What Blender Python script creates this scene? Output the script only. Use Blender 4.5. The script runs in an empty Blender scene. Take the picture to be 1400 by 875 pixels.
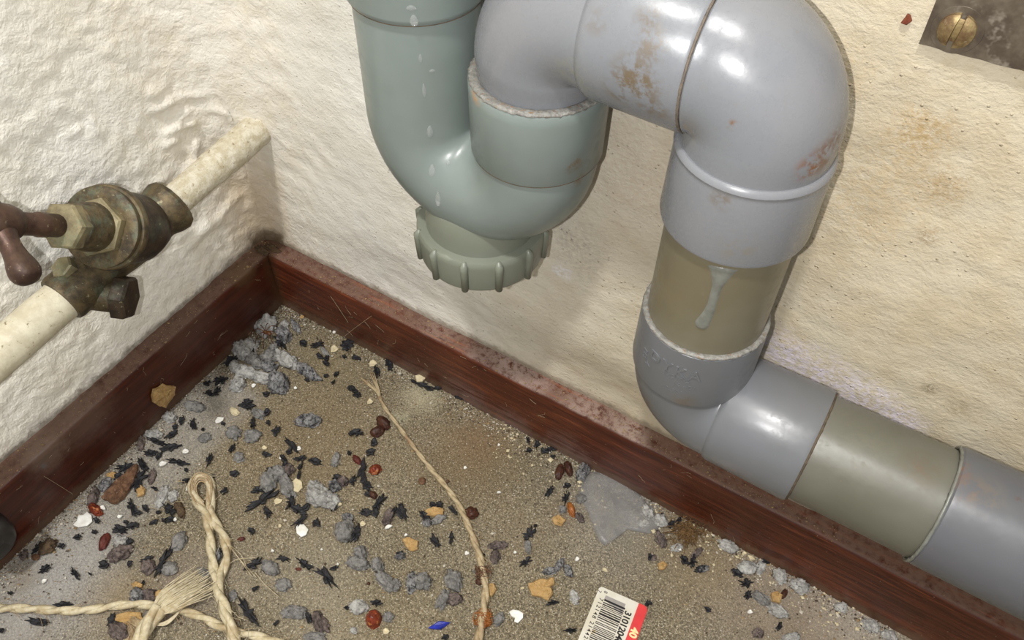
import bpy, bmesh, math, random
import numpy as np
from mathutils import Vector, Matrix, noise
from mathutils.bvhtree import BVHTree

# ---------------------------------------------------------------- camera
CAM_R = ((0.8506660118938187, 0.5255560519868845, 0.01257668235363546),
         (0.4098318736643143, -0.6479917894047582, -0.6419847943626213),
         (-0.32924940705772365, 0.5512689698178004, -0.766614212539892))
CAM_C = Vector((0.28969170994831006, -0.21355790876948175, 0.368950616795468))
FPX = 1129.36
scene = bpy.context.scene
cd = bpy.data.cameras.new('camera'); cam = bpy.data.objects.new('camera', cd)
scene.collection.objects.link(cam); scene.camera = cam
cd.sensor_width = 36; cd.lens = FPX / 1400 * 36; cd.clip_start = 0.005; cd.clip_end = 20
m = Matrix.Identity(4)
for i in range(3):
    m[i][0] = CAM_R[0][i]; m[i][1] = -CAM_R[1][i]; m[i][2] = -CAM_R[2][i]; m[i][3] = CAM_C[i]
cam.matrix_world = m
CR = [Vector(r) for r in CAM_R]

# ---------------------------------------------------------------- world, lamps, exposure
scene.view_settings.view_transform = 'Standard'; scene.view_settings.look = 'None'
scene.view_settings.exposure = 0.0; scene.view_settings.gamma = 1
w = bpy.data.worlds.new('room_light'); scene.world = w; w.use_nodes = True
w.node_tree.nodes['Background'].inputs[0].default_value = (1.0, 0.995, 0.98, 1)
w.node_tree.nodes['Background'].inputs[1].default_value = 0.52
def lamp(name, kind, loc, power, size, col, aim=None):
    l = bpy.data.lights.new(name, kind); l.energy = power; l.color = col
    if kind == 'AREA': l.shape = 'DISK'; l.size = size
    else: l.shadow_soft_size = size
    o = bpy.data.objects.new(name, l); scene.collection.objects.link(o); o.location = loc
    if aim is not None: o.rotation_euler = (Vector(aim) - Vector(loc)).to_track_quat('-Z', 'Y').to_euler()
    return o
# the phone's flash, a thumb's width left of its lens
lamp('phone_flash', 'POINT', CAM_C - CR[0] * 0.020 + CR[1] * 0.007, 2.15, 0.0020, (1.0, 0.985, 0.97))
# the ceiling lamp of the room
lamp('ceiling_lamp', 'AREA', (0.24, -0.62, 1.7), 20.5, 0.12, (1.0, 0.98, 0.95), (0.12, -0.1, 0.1))

# ---------------------------------------------------------------- helpers
def ray(u, v):
    return (CR[0] * ((u - 700) / FPX) + CR[1] * ((v - 437.5) / FPX) + CR[2]).normalized()
def on(u, v, axis, val):
    d = ray(u, v); return CAM_C + d * ((val - CAM_C[axis]) / d[axis])
def fl(u, v): return on(u, v, 2, 0.0)
COL = scene.collection
def tag(o, label=None, cat=None, group=None, kind=None):
    if label: o['label'] = label
    if cat: o['category'] = cat
    if group: o['group'] = group
    if kind: o['kind'] = kind
    return o
def empty(name, loc, label, cat, group=None):
    o = bpy.data.objects.new(name, None); o.empty_display_size = 0.01; COL.objects.link(o); o.location = loc
    return tag(o, label, cat, group)
def mesh(name, V, F, mat=None, parent=None, smooth=True, angle=None, loc=None):
    me = bpy.data.meshes.new(name); me.from_pydata([tuple(v) for v in V], [], [tuple(f) for f in F])
    bm = bmesh.new(); bm.from_mesh(me); bmesh.ops.recalc_face_normals(bm, faces=bm.faces); bm.to_mesh(me); bm.free()
    me.polygons.foreach_set('use_smooth', [smooth] * len(me.polygons))
    if smooth and angle: me.set_sharp_from_angle(angle=math.radians(angle))
    o = bpy.data.objects.new(name, me); COL.objects.link(o)
    if mat: me.materials.append(mat)
    if parent is not None:
        o.parent = parent
        p = parent; off = Vector((0, 0, 0))
        while p is not None: off += Vector(p.location); p = p.parent
        o.location = -off
    if loc is not None: o.location = loc
    return o
class MB:
    def __init__(s): s.V = []; s.F = []
    def add(s, V, F):
        n = len(s.V); s.V += [Vector(v) for v in V]; s.F += [tuple(i + n for i in f) for f in F]
    def box(s, c, h, M=None):
        c = Vector(c); V = []
        for x in (-1, 1):
            for y in (-1, 1):
                for z in (-1, 1):
                    p = Vector((x * h[0], y * h[1], z * h[2])); V.append(c + (M @ p if M else p))
        s.add(V, [(0, 1, 3, 2), (4, 6, 7, 5), (0, 4, 5, 1), (2, 3, 7, 6), (0, 2, 6, 4), (1, 5, 7, 3)])
    def build(s, name, mat, parent=None, **k): return mesh(name, s.V, s.F, mat, parent, **k)
def sweep_data(path, n=48, caps=True, phase=0.0, fn=None):
    """path: list of (Vector, radius). Rings perpendicular to the path; fn(ring_index, angle) -> radius factor."""
    P = [Vector(p) for p, r in path]; Rr = [r for p, r in path]; N = len(P)
    T = []
    for i in range(N):
        j, k = i - 1, i + 1
        while j >= 0 and (P[i] - P[j]).length < 1e-9: j -= 1
        while k < N and (P[k] - P[i]).length < 1e-9: k += 1
        a = P[i] - P[j] if j >= 0 else None; b = P[k] - P[i] if k < N else None
        t = (a.normalized() if a else Vector((0, 0, 0))) + (b.normalized() if b else Vector((0, 0, 0)))
        T.append(t.normalized())
    ref = Vector((0, 0, 1)) if abs(T[0].z) < 0.8 else Vector((1, 0, 0))
    u = T[0].cross(ref).normalized(); V = []; F = []
    for i in range(N):
        u = (u - T[i] * u.dot(T[i])).normalized(); v = T[i].cross(u)
        for k in range(n):
            a = 2 * math.pi * k / n + phase; r = Rr[i] * (fn(i, a) if fn else 1)
            V.append(P[i] + (u * math.cos(a) + v * math.sin(a)) * r)
    for i in range(N - 1):
        for k in range(n):
            F.append((i * n + k, i * n + (k + 1) % n, (i + 1) * n + (k + 1) % n, (i + 1) * n + k))
    if caps: F += [tuple(range(n))[::-1], tuple((N - 1) * n + k for k in range(n))]
    return V, F
def sweep(name, path, mat, parent=None, n=64, angle=40, caps=True, phase=0.0, fn=None):
    V, F = sweep_data(path, n, caps, phase, fn); return mesh(name, V, F, mat, parent, angle=angle)
def lathe(A, d, prof):
    A = Vector(A); d = Vector(d).normalized(); return [(A + d * s, r) for s, r in prof]
def arc(c, r, a0, a1, n, ex, ez):
    c = Vector(c); ex = Vector(ex); ez = Vector(ez)
    return [c + (ex * math.cos(math.radians(a0 + (a1 - a0) * i / n)) + ez * math.sin(math.radians(a0 + (a1 - a0) * i / n))) * r for i in range(n + 1)]
def smooth_path(pts, n):
    """Catmull-Rom through pts, n steps per span"""
    out = []; P = [pts[0] * 2 - pts[1]] + list(pts) + [pts[-1] * 2 - pts[-2]]
    for i in range(1, len(P) - 2):
        for k in range(n):
            t = k / n; a, b, c, d = P[i - 1:i + 3]
            out.append(0.5 * ((2 * b) + (c - a) * t + (2 * a - 5 * b + 4 * c - d) * t * t + (3 * b - 3 * c + d - a) * t ** 3))
    out.append(Vector(P[-2])); return out

# ---------------------------------------------------------------- materials
def srgb(c):
    return tuple((x / 255 / 12.92 if x / 255 <= .04045 else ((x / 255 + .055) / 1.055) ** 2.4) for x in c) + (1,)
class NT:
    def __init__(s, name):
        s.m = bpy.data.materials.new(name); s.m.use_nodes = True; s.t = s.m.node_tree
        s.b = s.t.nodes['Principled BSDF']; s.geo = s.n('ShaderNodeNewGeometry').outputs['Position']
    def n(s, k, **kw):
        x = s.t.nodes.new(k)
        for a, b in kw.items(): setattr(x, a, b)
        return x
    def L(s, a, b): s.t.links.new(a, b)
    def setin(s, node, i, v):
        if v is None: return
        if isinstance(v, bpy.types.NodeSocket): s.L(v, node.inputs[i])
        else: node.inputs[i].default_value = v
    def math(s, op, a, b=None, c=None, clamp=False):
        x = s.n('ShaderNodeMath', operation=op, use_clamp=clamp)
        for i, v in enumerate((a, b, c)): s.setin(x, i, v)
        return x.outputs[0]
    def noise(s, scale, detail=4, rough=.6, vec=None, dist=0.0):
        x = s.n('ShaderNodeTexNoise'); s.L(vec or s.geo, x.inputs['Vector'])
        x.inputs['Scale'].default_value = scale; x.inputs['Detail'].default_value = detail
        x.inputs['Roughness'].default_value = rough; x.inputs['Distortion'].default_value = dist; return x.outputs['Fac']
    def vor(s, scale, vec=None, feature='F1', rnd=1.0):
        x = s.n('ShaderNodeTexVoronoi', feature=feature); s.L(vec or s.geo, x.inputs['Vector'])
        x.inputs['Scale'].default_value = scale; x.inputs['Randomness'].default_value = rnd; return x.outputs['Distance']
    def ramp(s, f, lo, hi, a=0.0, b=1.0):
        x = s.n('ShaderNodeMapRange', interpolation_type='SMOOTHSTEP'); s.setin(x, 0, f)
        for i, v in zip((1, 2, 3, 4), (lo, hi, a, b)): x.inputs[i].default_value = v
        return x.outputs[0]
    def mix(s, f, a, b):
        x = s.n('ShaderNodeMix', data_type='RGBA'); s.setin(x, 0, f)
        for i, v in ((6, a), (7, b)): s.setin(x, i, v)
        return x.outputs[2]
    def stretch(s, sc, rot=(0, 0, 0)):
        x = s.n('ShaderNodeMapping'); s.L(s.geo, x.inputs[0]); x.inputs['Scale'].default_value = sc
        x.inputs['Rotation'].default_value = rot; return x.outputs[0]
    def blob(s, c, r, soft=.5, wob=.6, wn=None):
        """mask 1 inside about r of point c, edge broken by noise"""
        d = s.n('ShaderNodeVectorMath', operation='DISTANCE'); s.L(s.geo, d.inputs[0]); d.inputs[1].default_value = tuple(c)
        dd = s.math('ADD', d.outputs['Value'], s.math('MULTIPLY', s.math('SUBTRACT', wn, .5), r * wob * 2)) if wn else d.outputs['Value']
        return s.ramp(dd, r * (1 + soft), r * max(.02, 1 - soft), 0, 1)
    def out(s, col=None, rough=None, bumps=(), metal=None, spec=None, coat=None, trans=None):
        b = s.b; s.setin(b, 'Base Color', col); s.setin(b, 'Roughness', rough); s.setin(b, 'Metallic', metal)
        s.setin(b, 'Specular IOR Level', spec); s.setin(b, 'Coat Weight', coat); s.setin(b, 'Transmission Weight', trans)
        prev = None
        for h, dist, st in bumps:
            x = s.n('ShaderNodeBump'); x.inputs['Strength'].default_value = st; x.inputs['Distance'].default_value = dist
            s.L(h, x.inputs['Height'])
            if prev: s.L(prev, x.inputs['Normal'])
            prev = x.outputs[0]
        if prev: s.L(prev, b.inputs['Normal'])
        return s.m

def plaster(name, base, warm, grime, side):
    t = NT(name); big = t.noise(9, 4); mid = t.noise(60, 5, .65); wn = t.noise(150, 6, .8); fine = t.ramp(t.noise(520, 5, .8), .40, .58)
    c = t.mix(t.ramp(big, .35, .7), srgb(base), srgb(warm))
    c = t.mix(t.math('MULTIPLY', t.ramp(mid, .5, .75), .18), c, srgb(grime))
    pits = t.ramp(t.vor(330), .16, .06); pm = t.math('MULTIPLY', pits, t.ramp(t.noise(40, 3), .42, .62))
    sep = t.n('ShaderNodeSeparateXYZ'); t.L(t.geo, sep.inputs[0]); X, Y, Z = sep.outputs
    dirt = (148, 128, 92, 255)
    if side == 'right':
        c = t.mix(t.ramp(t.math('ADD', X, t.math('MULTIPLY', big, .06)), .10, .30), c, t.mix(t.ramp(mid, .4, .65), srgb((190, 180, 158)), srgb((184, 171, 146))))  # dimmer light towards the right painted into the wall colour, tanner along X
        c = t.mix(t.math('MULTIPLY', pm, .45), c, srgb((150, 135, 105)))
        for (u, v, r, col, st) in ((1262, 178, .006, (160, 132, 84), .65), (1245, 205, .009, (170, 145, 100), .35), (1290, 258, .0055, (158, 130, 84), .6), (1180, 250, .012, (176, 152, 112), .3),
                                   (1175, 300, .016, (190, 168, 130), .35), (1270, 325, .003, (140, 112, 76), .6), (1080, 220, .004, (150, 130, 98), .5), (870, 240, .02, (186, 168, 150), .5),
                                   (790, 340, .012, (150, 140, 138), .40), (770, 370, .004, (222, 222, 228), .8), (1246, 25, .0, (90, 40, 20), 0), (1070, 480, .009, (205, 196, 205), .9),
                                   (1120, 510, .010, (205, 196, 205), .9), (1180, 545, .010, (206, 198, 208), .9), (1230, 575, .007, (206, 198, 208), .9), (1130, 95, .01, (200, 178, 138), .5), (1310, 560, .004, (140, 126, 96), .5),
                                   (1271, 532, .0022, (120, 108, 84), .8), (850, 150, .01, (196, 184, 168), .4), (1010, 480, .006, (200, 190, 196), .5)):
            if r: c = t.mix(t.math('MULTIPLY', t.math('MULTIPLY', t.blob(on(u, v, 1, -.0056), r * .95, .9, 1.3, wn), fine), st), c, srgb(col))
    else:
        c = t.mix(t.math('MULTIPLY', pm, .08), c, srgb((160, 145, 115)))
        for (u, v, r, col, st) in ((370, 235, .010, (176, 148, 104), .6), (345, 290, .011, (176, 150, 108), .5), (62, 592, .003, (120, 116, 112), .7), (75, 620, .006, (180, 165, 140), .4)):
            c = t.mix(t.math('MULTIPLY', t.blob(on(u, v, 0, 0) if u < 350 else on(u, v, 1, 0), r, .7, .9, wn), st), c, srgb(col))
    # corner paler, browner low down, and the dirty line above the skirting
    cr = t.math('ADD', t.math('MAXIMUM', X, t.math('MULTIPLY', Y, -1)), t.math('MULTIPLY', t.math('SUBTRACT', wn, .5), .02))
    c = t.mix(t.ramp(t.math('MAXIMUM', X, t.math('MULTIPLY', Y, -1)), .09, .02), c, t.mix(t.ramp(mid, .4, .7), srgb((234, 229, 218)), srgb((226, 218, 200))))
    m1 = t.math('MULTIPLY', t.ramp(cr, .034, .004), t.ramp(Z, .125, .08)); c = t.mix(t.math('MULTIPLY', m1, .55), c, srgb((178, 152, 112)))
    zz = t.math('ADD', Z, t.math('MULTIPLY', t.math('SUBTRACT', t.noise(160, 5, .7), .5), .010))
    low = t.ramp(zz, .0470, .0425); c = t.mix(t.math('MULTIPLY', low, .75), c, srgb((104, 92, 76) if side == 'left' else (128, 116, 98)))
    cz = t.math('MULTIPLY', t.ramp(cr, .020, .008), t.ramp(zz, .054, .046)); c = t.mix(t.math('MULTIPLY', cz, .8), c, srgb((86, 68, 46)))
    if side == 'left':
        b = ((t.noise(210, 3, .55, dist=.5), .0020, .46), (t.noise(620, 3, .6), .0007, .6))
    else:
        br = t.noise(330, 4, .6, vec=t.stretch((.65, .65, 1.3), (0, math.radians(8), 0)), dist=.4); pe = t.noise(210, 3, .55, dist=.5); mk = t.ramp(t.math('ADD', X, t.math('MULTIPLY', big, .04)), .10, .045)
        pe = t.math('MULTIPLY', pe, mk); br = t.math('MULTIPLY', br, t.math('SUBTRACT', 1, mk))
        b = ((pe, .0020, .46), (br, .0010, .42), (t.noise(900, 3, .7), .0005, .6), (pm, .0008, .6), (t.noise(60, 3), .0018, .25))
    return t.out(c, .62, b, spec=.35)
M = {}
M['plaster_left'] = plaster('plaster_left', (240, 238, 230), (236, 230, 214), (216, 206, 182), 'left')
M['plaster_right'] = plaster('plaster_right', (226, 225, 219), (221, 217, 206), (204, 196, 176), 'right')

def concrete():
    t = NT('concrete'); wn = t.noise(110, 6, .8); big = t.noise(16, 5, .6)
    c = t.mix(t.ramp(big, .3, .7), srgb((140, 130, 108)), srgb((124, 114, 92)))
    sand = t.noise(1100, 3, .8); c = t.mix(t.ramp(sand, .42, .60), c, srgb((84, 76, 60)))
    c = t.mix(t.math('MULTIPLY', t.ramp(t.noise(1300, 2, .8), .56, .66), .8), c, srgb((198, 188, 164)))
    dark = t.ramp(t.vor(620), .24, .10); c = t.mix(t.math('MULTIPLY', dark, .7), c, srgb((70, 60, 50)))
    lt = t.ramp(t.vor(410), .15, .07); c = t.mix(t.math('MULTIPLY', t.math('MULTIPLY', lt, t.ramp(t.noise(60), .45, .6)), .8), c, srgb((205, 200, 186)))
    # greyer dusty strip along the left skirting: x below a line
    sep = t.n('ShaderNodeSeparateXYZ'); t.L(t.geo, sep.inputs[0]); X, Y, Z = sep.outputs
    wv = t.math('MULTIPLY', t.math('SUBTRACT', wn, .5), .006)
    a = fl(306, 545); edge = t.ramp(t.math('ADD', X, wv), a.x + .0015 + .022, a.x - .001 + .012)
    strip = t.math('MULTIPLY', edge, t.ramp(t.math('ADD', Y, wv), -.062, -.070))
    c = t.mix(t.math('MULTIPLY', t.math('MULTIPLY', strip, t.ramp(sand, .2, .55, 1.0, .55)), .60), c, srgb((172, 170, 166)))
    for (u, v, r, col, st) in ((640, 620, .024, (116, 92, 58), .62), (655, 600, .012, (122, 88, 60), .35), (420, 600, .040, (128, 104, 66), .40), (577, 540, .009, (192, 184, 154), .7), (546, 570, .004, (180, 178, 150), .6),
                               (548, 490, .010, (180, 172, 150), .5), (90, 800, .028, (176, 176, 178), .5), (170, 820, .014, (150, 126, 80), .5), (40, 860, .02, (160, 156, 150), .4), (250, 800, .014, (130, 116, 112), .45), (30, 792, .006, (120, 104, 78), .6),
                               (860, 700, .030, (150, 146, 140), .45), (940, 720, .014, (92, 72, 44), .55), (1040, 800, .030, (150, 138, 128), .55), (960, 760, .022, (126, 104, 60), .5), (1120, 830, .026, (158, 146, 138), .6), (1180, 850, .016, (180, 172, 160), .6),
                               (1080, 850, .020, (126, 108, 72), .4), (770, 700, .008, (112, 90, 60), .4), (440, 860, .016, (160, 150, 130), .4), (540, 870, .02, (150, 136, 106), .3), (870, 690, .010, (120, 124, 132), .5),
                               (450, 480, .02, (130, 114, 78), .4), (300, 800, .02, (150, 140, 124), .4), (430, 780, .02, (156, 148, 130), .4), (700, 730, .016, (130, 112, 88), .35)):
        c = t.mix(t.math('MULTIPLY', t.math('MULTIPLY', t.blob(fl(u, v), r, .8, .9, wn), t.ramp(sand, .3, .55, .95, .55)), st), c, srgb(col))
    return t.out(c, .85, ((t.noise(800, 4, .75), .0009, .9), (dark, .0004, -.5), (t.noise(60, 4), .0015, .3)), spec=.3)
M['concrete'] = concrete()

def wood(name, axis):
    t = NT(name); sc = (60, 900, 900) if axis == 'x' else (900, 60, 900)
    g = t.noise(.35, 5, .65, vec=t.stretch(sc), dist=.8); g2 = t.noise(14, 3)
    c = t.mix(t.ramp(g, .35, .7), srgb((64, 30, 19)), srgb((98, 51, 32))) if axis == 'x' else t.mix(t.ramp(g, .35, .7), srgb((56, 24, 15)), srgb((80, 38, 24)))
    c = t.mix(t.math('MULTIPLY', t.ramp(g2, .45, .75), .5), c, srgb((56, 26, 20)))
    gn = t.n('ShaderNodeNewGeometry').outputs['Normal']; s = t.n('ShaderNodeSeparateXYZ'); t.L(gn, s.inputs[0])
    dn = t.noise(240, 6, .8); top = t.math('MULTIPLY', t.ramp(s.outputs[2], .55, .9), t.ramp(dn, .30, .58))
    c = t.mix(t.math('MULTIPLY', top, .75), c, srgb((112, 88, 74)))
    p = t.n('ShaderNodeSeparateXYZ'); t.L(t.geo, p.inputs[0]); zz = t.math('ADD', p.outputs[2], t.math('MULTIPLY', t.math('SUBTRACT', dn, .5), .012))
    c = t.mix(t.math('MULTIPLY', t.ramp(zz, .0085, .002), .6), c, srgb((96, 78, 62)))
    fleck = t.ramp(t.vor(260), .07, .03); c = t.mix(t.math('MULTIPLY', fleck, .6), c, srgb((170, 150, 130)))
    wn = t.noise(200, 6, .8)
    if axis == 'x':
        for (u, v, r, col, st) in ((700, 500, .010, (168, 148, 142), .6), (660, 480, .007, (150, 130, 124), .5), (730, 515, .009, (160, 138, 130), .6), (800, 560, .010, (160, 142, 132), .45), (860, 590, .009, (164, 148, 136), .45), (600, 450, .008, (140, 120, 110), .4)):
            c = t.mix(t.math('MULTIPLY', t.math('MULTIPLY', t.math('MULTIPLY', t.blob(on(u, v, 2, .0416), r, .8, 1.0, wn), t.ramp(dn, .38, .55)), t.ramp(s.outputs[2], .3, .8)), st), c, srgb(col))
        for (u, v, r, col, st) in ((640, 545, .012, (112, 94, 92), .6), (700, 580, .010, (112, 94, 92), .6), (780, 620, .012, (118, 100, 96), .55), (560, 510, .012, (96, 76, 72), .5), (850, 665, .007, (104, 84, 78), .4), (480, 470, .010, (80, 60, 52), .4)):
            c = t.mix(t.math('MULTIPLY', t.math('MULTIPLY', t.blob(on(u, v, 1, -.0101), r, .8, .9, wn), t.ramp(g, .3, .6)), st), c, srgb(col))
        c = t.mix(t.math('MULTIPLY', t.ramp(t.noise(.5, 3, .6, vec=t.stretch(sc)), .58, .72), .35), c, srgb((150, 82, 48)))
    else:
        for (u, v, r, col, st) in ((60, 620, .009, (120, 104, 92), .5), (56, 634, .0022, (96, 98, 104), .8), (110, 570, .014, (110, 92, 80), .4), (330, 370, .008, (96, 74, 52), .7), (250, 440, .016, (92, 70, 58), .4)):
            c = t.mix(t.math('MULTIPLY', t.blob(on(u, v, 0, .008), r, .6, .8, wn), st), c, srgb(col))
    cc = t.math('ADD', t.math('MAXIMUM', p.outputs[0], t.math('MULTIPLY', p.outputs[1], -1)), t.math('MULTIPLY', t.math('SUBTRACT', wn, .5), .012))
    c = t.mix(t.math('MULTIPLY', t.ramp(cc, .018, .010), .6), c, srgb((80, 58, 38)))
    rough = t.math('ADD', .30, t.math('MULTIPLY', top, .5))
    return t.out(c, rough, ((g, .0004, .35), (dn, .0005, .25)), spec=.4)
M['wood_right'] = wood('varnished_wood_right', 'x'); M['wood_left'] = wood('varnished_wood_left', 'y')

def pvc(name, base, alt, stains=(), rough=.3, speck=.25):
    t = NT(name); big = t.noise(28, 3); wn = t.noise(260, 6, .75)
    c = t.mix(t.ramp(big, .3, .7), srgb(base), srgb(alt))
    sp = t.math('MULTIPLY', t.ramp(t.vor(330), .13, .05), t.ramp(t.noise(70, 3), .48, .66)); c = t.mix(t.math('MULTIPLY', sp, speck * 2), c, srgb((112, 98, 76)))
    dirt = t.math('MULTIPLY', t.ramp(t.noise(75, 6, .75, dist=1.2), .60, .72), speck); c = t.mix(dirt, c, srgb((122, 112, 92)))
    for P, r, col, st in stains:
        br = t.ramp(wn, .42, .60)
        c = t.mix(t.math('MULTIPLY', t.math('MULTIPLY', t.blob(P, r, .6, .6, wn), br), st), c, srgb(col))
    r = t.math('ADD', rough, t.math('MULTIPLY', t.ramp(wn, .45, .7), .14))
    return t.out(c, r, ((t.noise(240, 4, .6), .00012, .35),), spec=.5)

def simple(name, a, b, sc=300, rough=.8, bump=.0006, bs=.6, metal=0, spec=.3, c3=None, d3=.6):
    t = NT(name); n_ = t.noise(sc, 5, .7); c = t.mix(t.ramp(n_, .35, .65), srgb(a), srgb(b))
    if c3: c = t.mix(t.ramp(t.noise(sc * 1.7, 4, .7), d3, d3 + .1), c, srgb(c3))
    return t.out(c, rough, ((t.noise(sc * 1.5, 5, .7), bump, bs),), metal=metal, spec=spec)

def brass(name, a, b, green, rough=.45, metal=.35, amt=.5):
    t = NT(name); n_ = t.noise(150, 5, .7); c = t.mix(t.ramp(n_, .35, .65), srgb(a), srgb(b))
    c = t.mix(t.math('MULTIPLY', t.ramp(t.noise(90, 6, .75), .5, .66), amt), c, srgb(green))
    c = t.mix(t.math('MULTIPLY', t.ramp(t.noise(420, 4, .7), .62, .72), .5), c, srgb((190, 182, 150)))
    r = t.math('ADD', rough, t.math('MULTIPLY', n_, .25))
    return t.out(c, r, ((t.noise(500, 4, .7), .0003, .45),), metal=metal, spec=.5)
# ---------------------------------------------------------------- the setting
def axis_coords(near, step, far, sparse=24):
    a = list(np.arange(0, near, step)); b = list(near + (far - near) * (np.linspace(0, 1, sparse) ** 1.8)); return a + b
def fillet(s, z):
    """how far a wall stands out from its plane at distance s from the room's corner (the plastered corner is rounded)"""
    R_ = min(.030, .007 + max(0, z - .045) * .22)
    if s >= R_: return 0.0
    s = max(s, R_ * .2929)
    return R_ - math.sqrt(max(0, R_ * R_ - (R_ - s) ** 2))
ridges = []
for (u0, v0, u1, v1, wd, hh) in ((92, 188, 110, 174, .0010, .0011), (126, 164, 132, 182, .0010, .0014), (226, 182, 262, 168, .0016, .0024), (212, 150, 236, 138, .0018, .0018), (240, 172, 256, 150, .0012, .0020),
                                 (228, 196, 236, 192, .0024, .0024), (268, 196, 262, 222, .0020, .0020), (262, 222, 250, 236, .0022, .0016), (280, 145, 302, 150, .0014, .0020), (296, 140, 304, 154, .0012, .0018),
                                 (205, 130, 225, 118, .0020, .0012), (245, 130, 268, 128, .0014, .0013), (300, 190, 306, 176, .0022, .0016), (176, 268, 186, 262, .0020, .0016), (210, 250, 226, 244, .0014, .0010),
                                 (320, 270, 300, 292, .0026, .0016), (345, 225, 352, 260, .002, .0014), (280, 310, 262, 330, .003, .0014), (230, 330, 300, 300, .003, .0010), (322, 140, 345, 150, .0018, .0018), (330, 128, 352, 136, .0012, .0012)):
    ridges.append((on(u0, v0, 0, 0), on(u1, v1, 0, 0), wd, hh))
def ridge_h(p):
    h = 0
    for a, b, wd, hh in ridges:
        ab = b - a; t_ = max(0, min(1, (p - a).dot(ab) / ab.length_squared)); d = (p - a - ab * t_).length
        if d < wd * 3: h += hh * math.exp(-(d / wd) ** 2)
    return h
def wall(name, side, mat, label):
    S = axis_coords(.36 if side == 'left' else .46, .0016, 1.6); Z = [-.01, .02, .036] + [.036 + z for z in axis_coords(.30, .0016, 2.2)][1:]
    V = []; F = []
    for z in Z:
        for s in S:
            if side == 'left':
                p = Vector((0, -s, z)); h = .0014 * noise.noise(p * 22) + .0006 * noise.noise(p * 90) + .00060 * noise.noise(p * 210) + .0003 * noise.noise(p * 380)
                if s < .2: h += ridge_h(p) + .0009 * max(0, noise.noise(p * 120)) * math.exp(-((s - .02) / .06) ** 2)
                s_ = max(s, min(.030, .007 + max(0, z - .045) * .22) * .2929 - .0012); V.append((max(-.002, fillet(s, z) + h), -s_, z))
            else:
                p = Vector((s, 0, z)); h = .0016 * noise.noise(p * 18) + (.0009 * noise.noise(p * 120) * max(0, 1 - s / .09)) + .0004 * noise.noise(p * 110) + .00016 * noise.noise(p * 300)
                b = on(1345, 370, 1, 0); d = (p - b).length
                if d < .03: h += .0012 * max(0, noise.noise(p * 150)) * math.exp(-(d / .012) ** 2)
                s_ = max(s, min(.030, .007 + max(0, z - .045) * .22) * .2929 - .0012); f1 = max(0, min(1, (z - .052) / .04)); f2 = max(0, min(1, (s - .04) / .07)); h += .0056 * f1 * f1 * (3 - 2 * f1) * f2 * f2 * (3 - 2 * f2)
                V.append((s_, -max(-.002, fillet(s, z) + h), z))
    n = len(S)
    for i in range(len(Z) - 1):
        for k in range(n - 1): F.append((i * n + k, i * n + k + 1, (i + 1) * n + k + 1, (i + 1) * n + k))
    me = bpy.data.meshes.new(name); me.from_pydata(V, [], F if side == 'left' else [f[::-1] for f in F]); me.materials.append(mat)
    me.polygons.foreach_set('use_smooth', [True] * len(F)); o = bpy.data.objects.new(name, me); COL.objects.link(o)
    return tag(o, label, 'wall', kind='structure')
wall('wall_left', 'left', M['plaster_left'], 'lumpy cream painted plaster wall behind the stop valve')
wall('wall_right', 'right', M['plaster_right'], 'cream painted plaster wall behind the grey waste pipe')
fm = MB(); g = [-1.6 + .4 * i for i in range(5)]
Xs = [-.01] + [x + .0 for x in axis_coords(.44, .004, 1.6)][1:]; Ys = [.01] + [-y for y in axis_coords(.28, .004, 1.6)][1:]
V = [(x, y, .0005 * noise.noise(Vector((x, y, 0)) * 40) - .0006) for y in Ys for x in Xs]; n = len(Xs)
F = [(j * n + i, j * n + i + 1, (j + 1) * n + i + 1, (j + 1) * n + i) for j in range(len(Ys) - 1) for i in range(n - 1)]
tag(mesh('floor', V, F, M['concrete']), 'bare sandy concrete floor scattered with debris', 'floor', kind='structure')
T_ = .01014; H_ = .0416
def board(name, side, mat, label):
    # profile across the board: (out from the wall, height), rounded upper edge
    prof = [(-.0005, 0), (-.0005, H_ + .0002), (.003, H_), (T_ - .0022, H_ - .0003), (T_ - .0010, H_ - .0008), (T_ - .0002, H_ - .0019), (T_ + .0001, H_ - .004), (T_ + .0002, .012), (T_ + .0002, -.0008)]
    L = axis_coords(.46, .003, 1.6); V = []; F = []; n = len(prof)
    for j, s in enumerate(L):
        for a, z in prof:
            q = max(s, a) if j == 0 else max(s, a)          # mitred at the corner
            ch = 0.0012 * max(0, noise.noise(Vector((s * 70, z * 30, 3.1 if side == 'left' else 9.7))) - .25)
            zz = z - (ch if z > H_ - .003 else 0) + .0006 * noise.noise(Vector((s * 14, 0, 5)))
            aa = a - (ch if a > T_ - .002 else 0)
            V.append((aa, -q, zz) if side == 'left' else (q, -aa, zz))
    for i in range(len(L) - 1):
        for k in range(n - 1): F.append((i * n + k, i * n + k + 1, (i + 1) * n + k + 1, (i + 1) * n + k))
    F.append(tuple(range(n)))
    tag(mesh(name, V, F, mat, angle=50), label, 'baseboard', kind='structure')
board('baseboard_left', 'left', M['wood_left'], 'dark red varnished skirting board below the stop valve')
board('baseboard_right', 'right', M['wood_right'], 'dark red varnished skirting board below the grey waste pipe')

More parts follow.
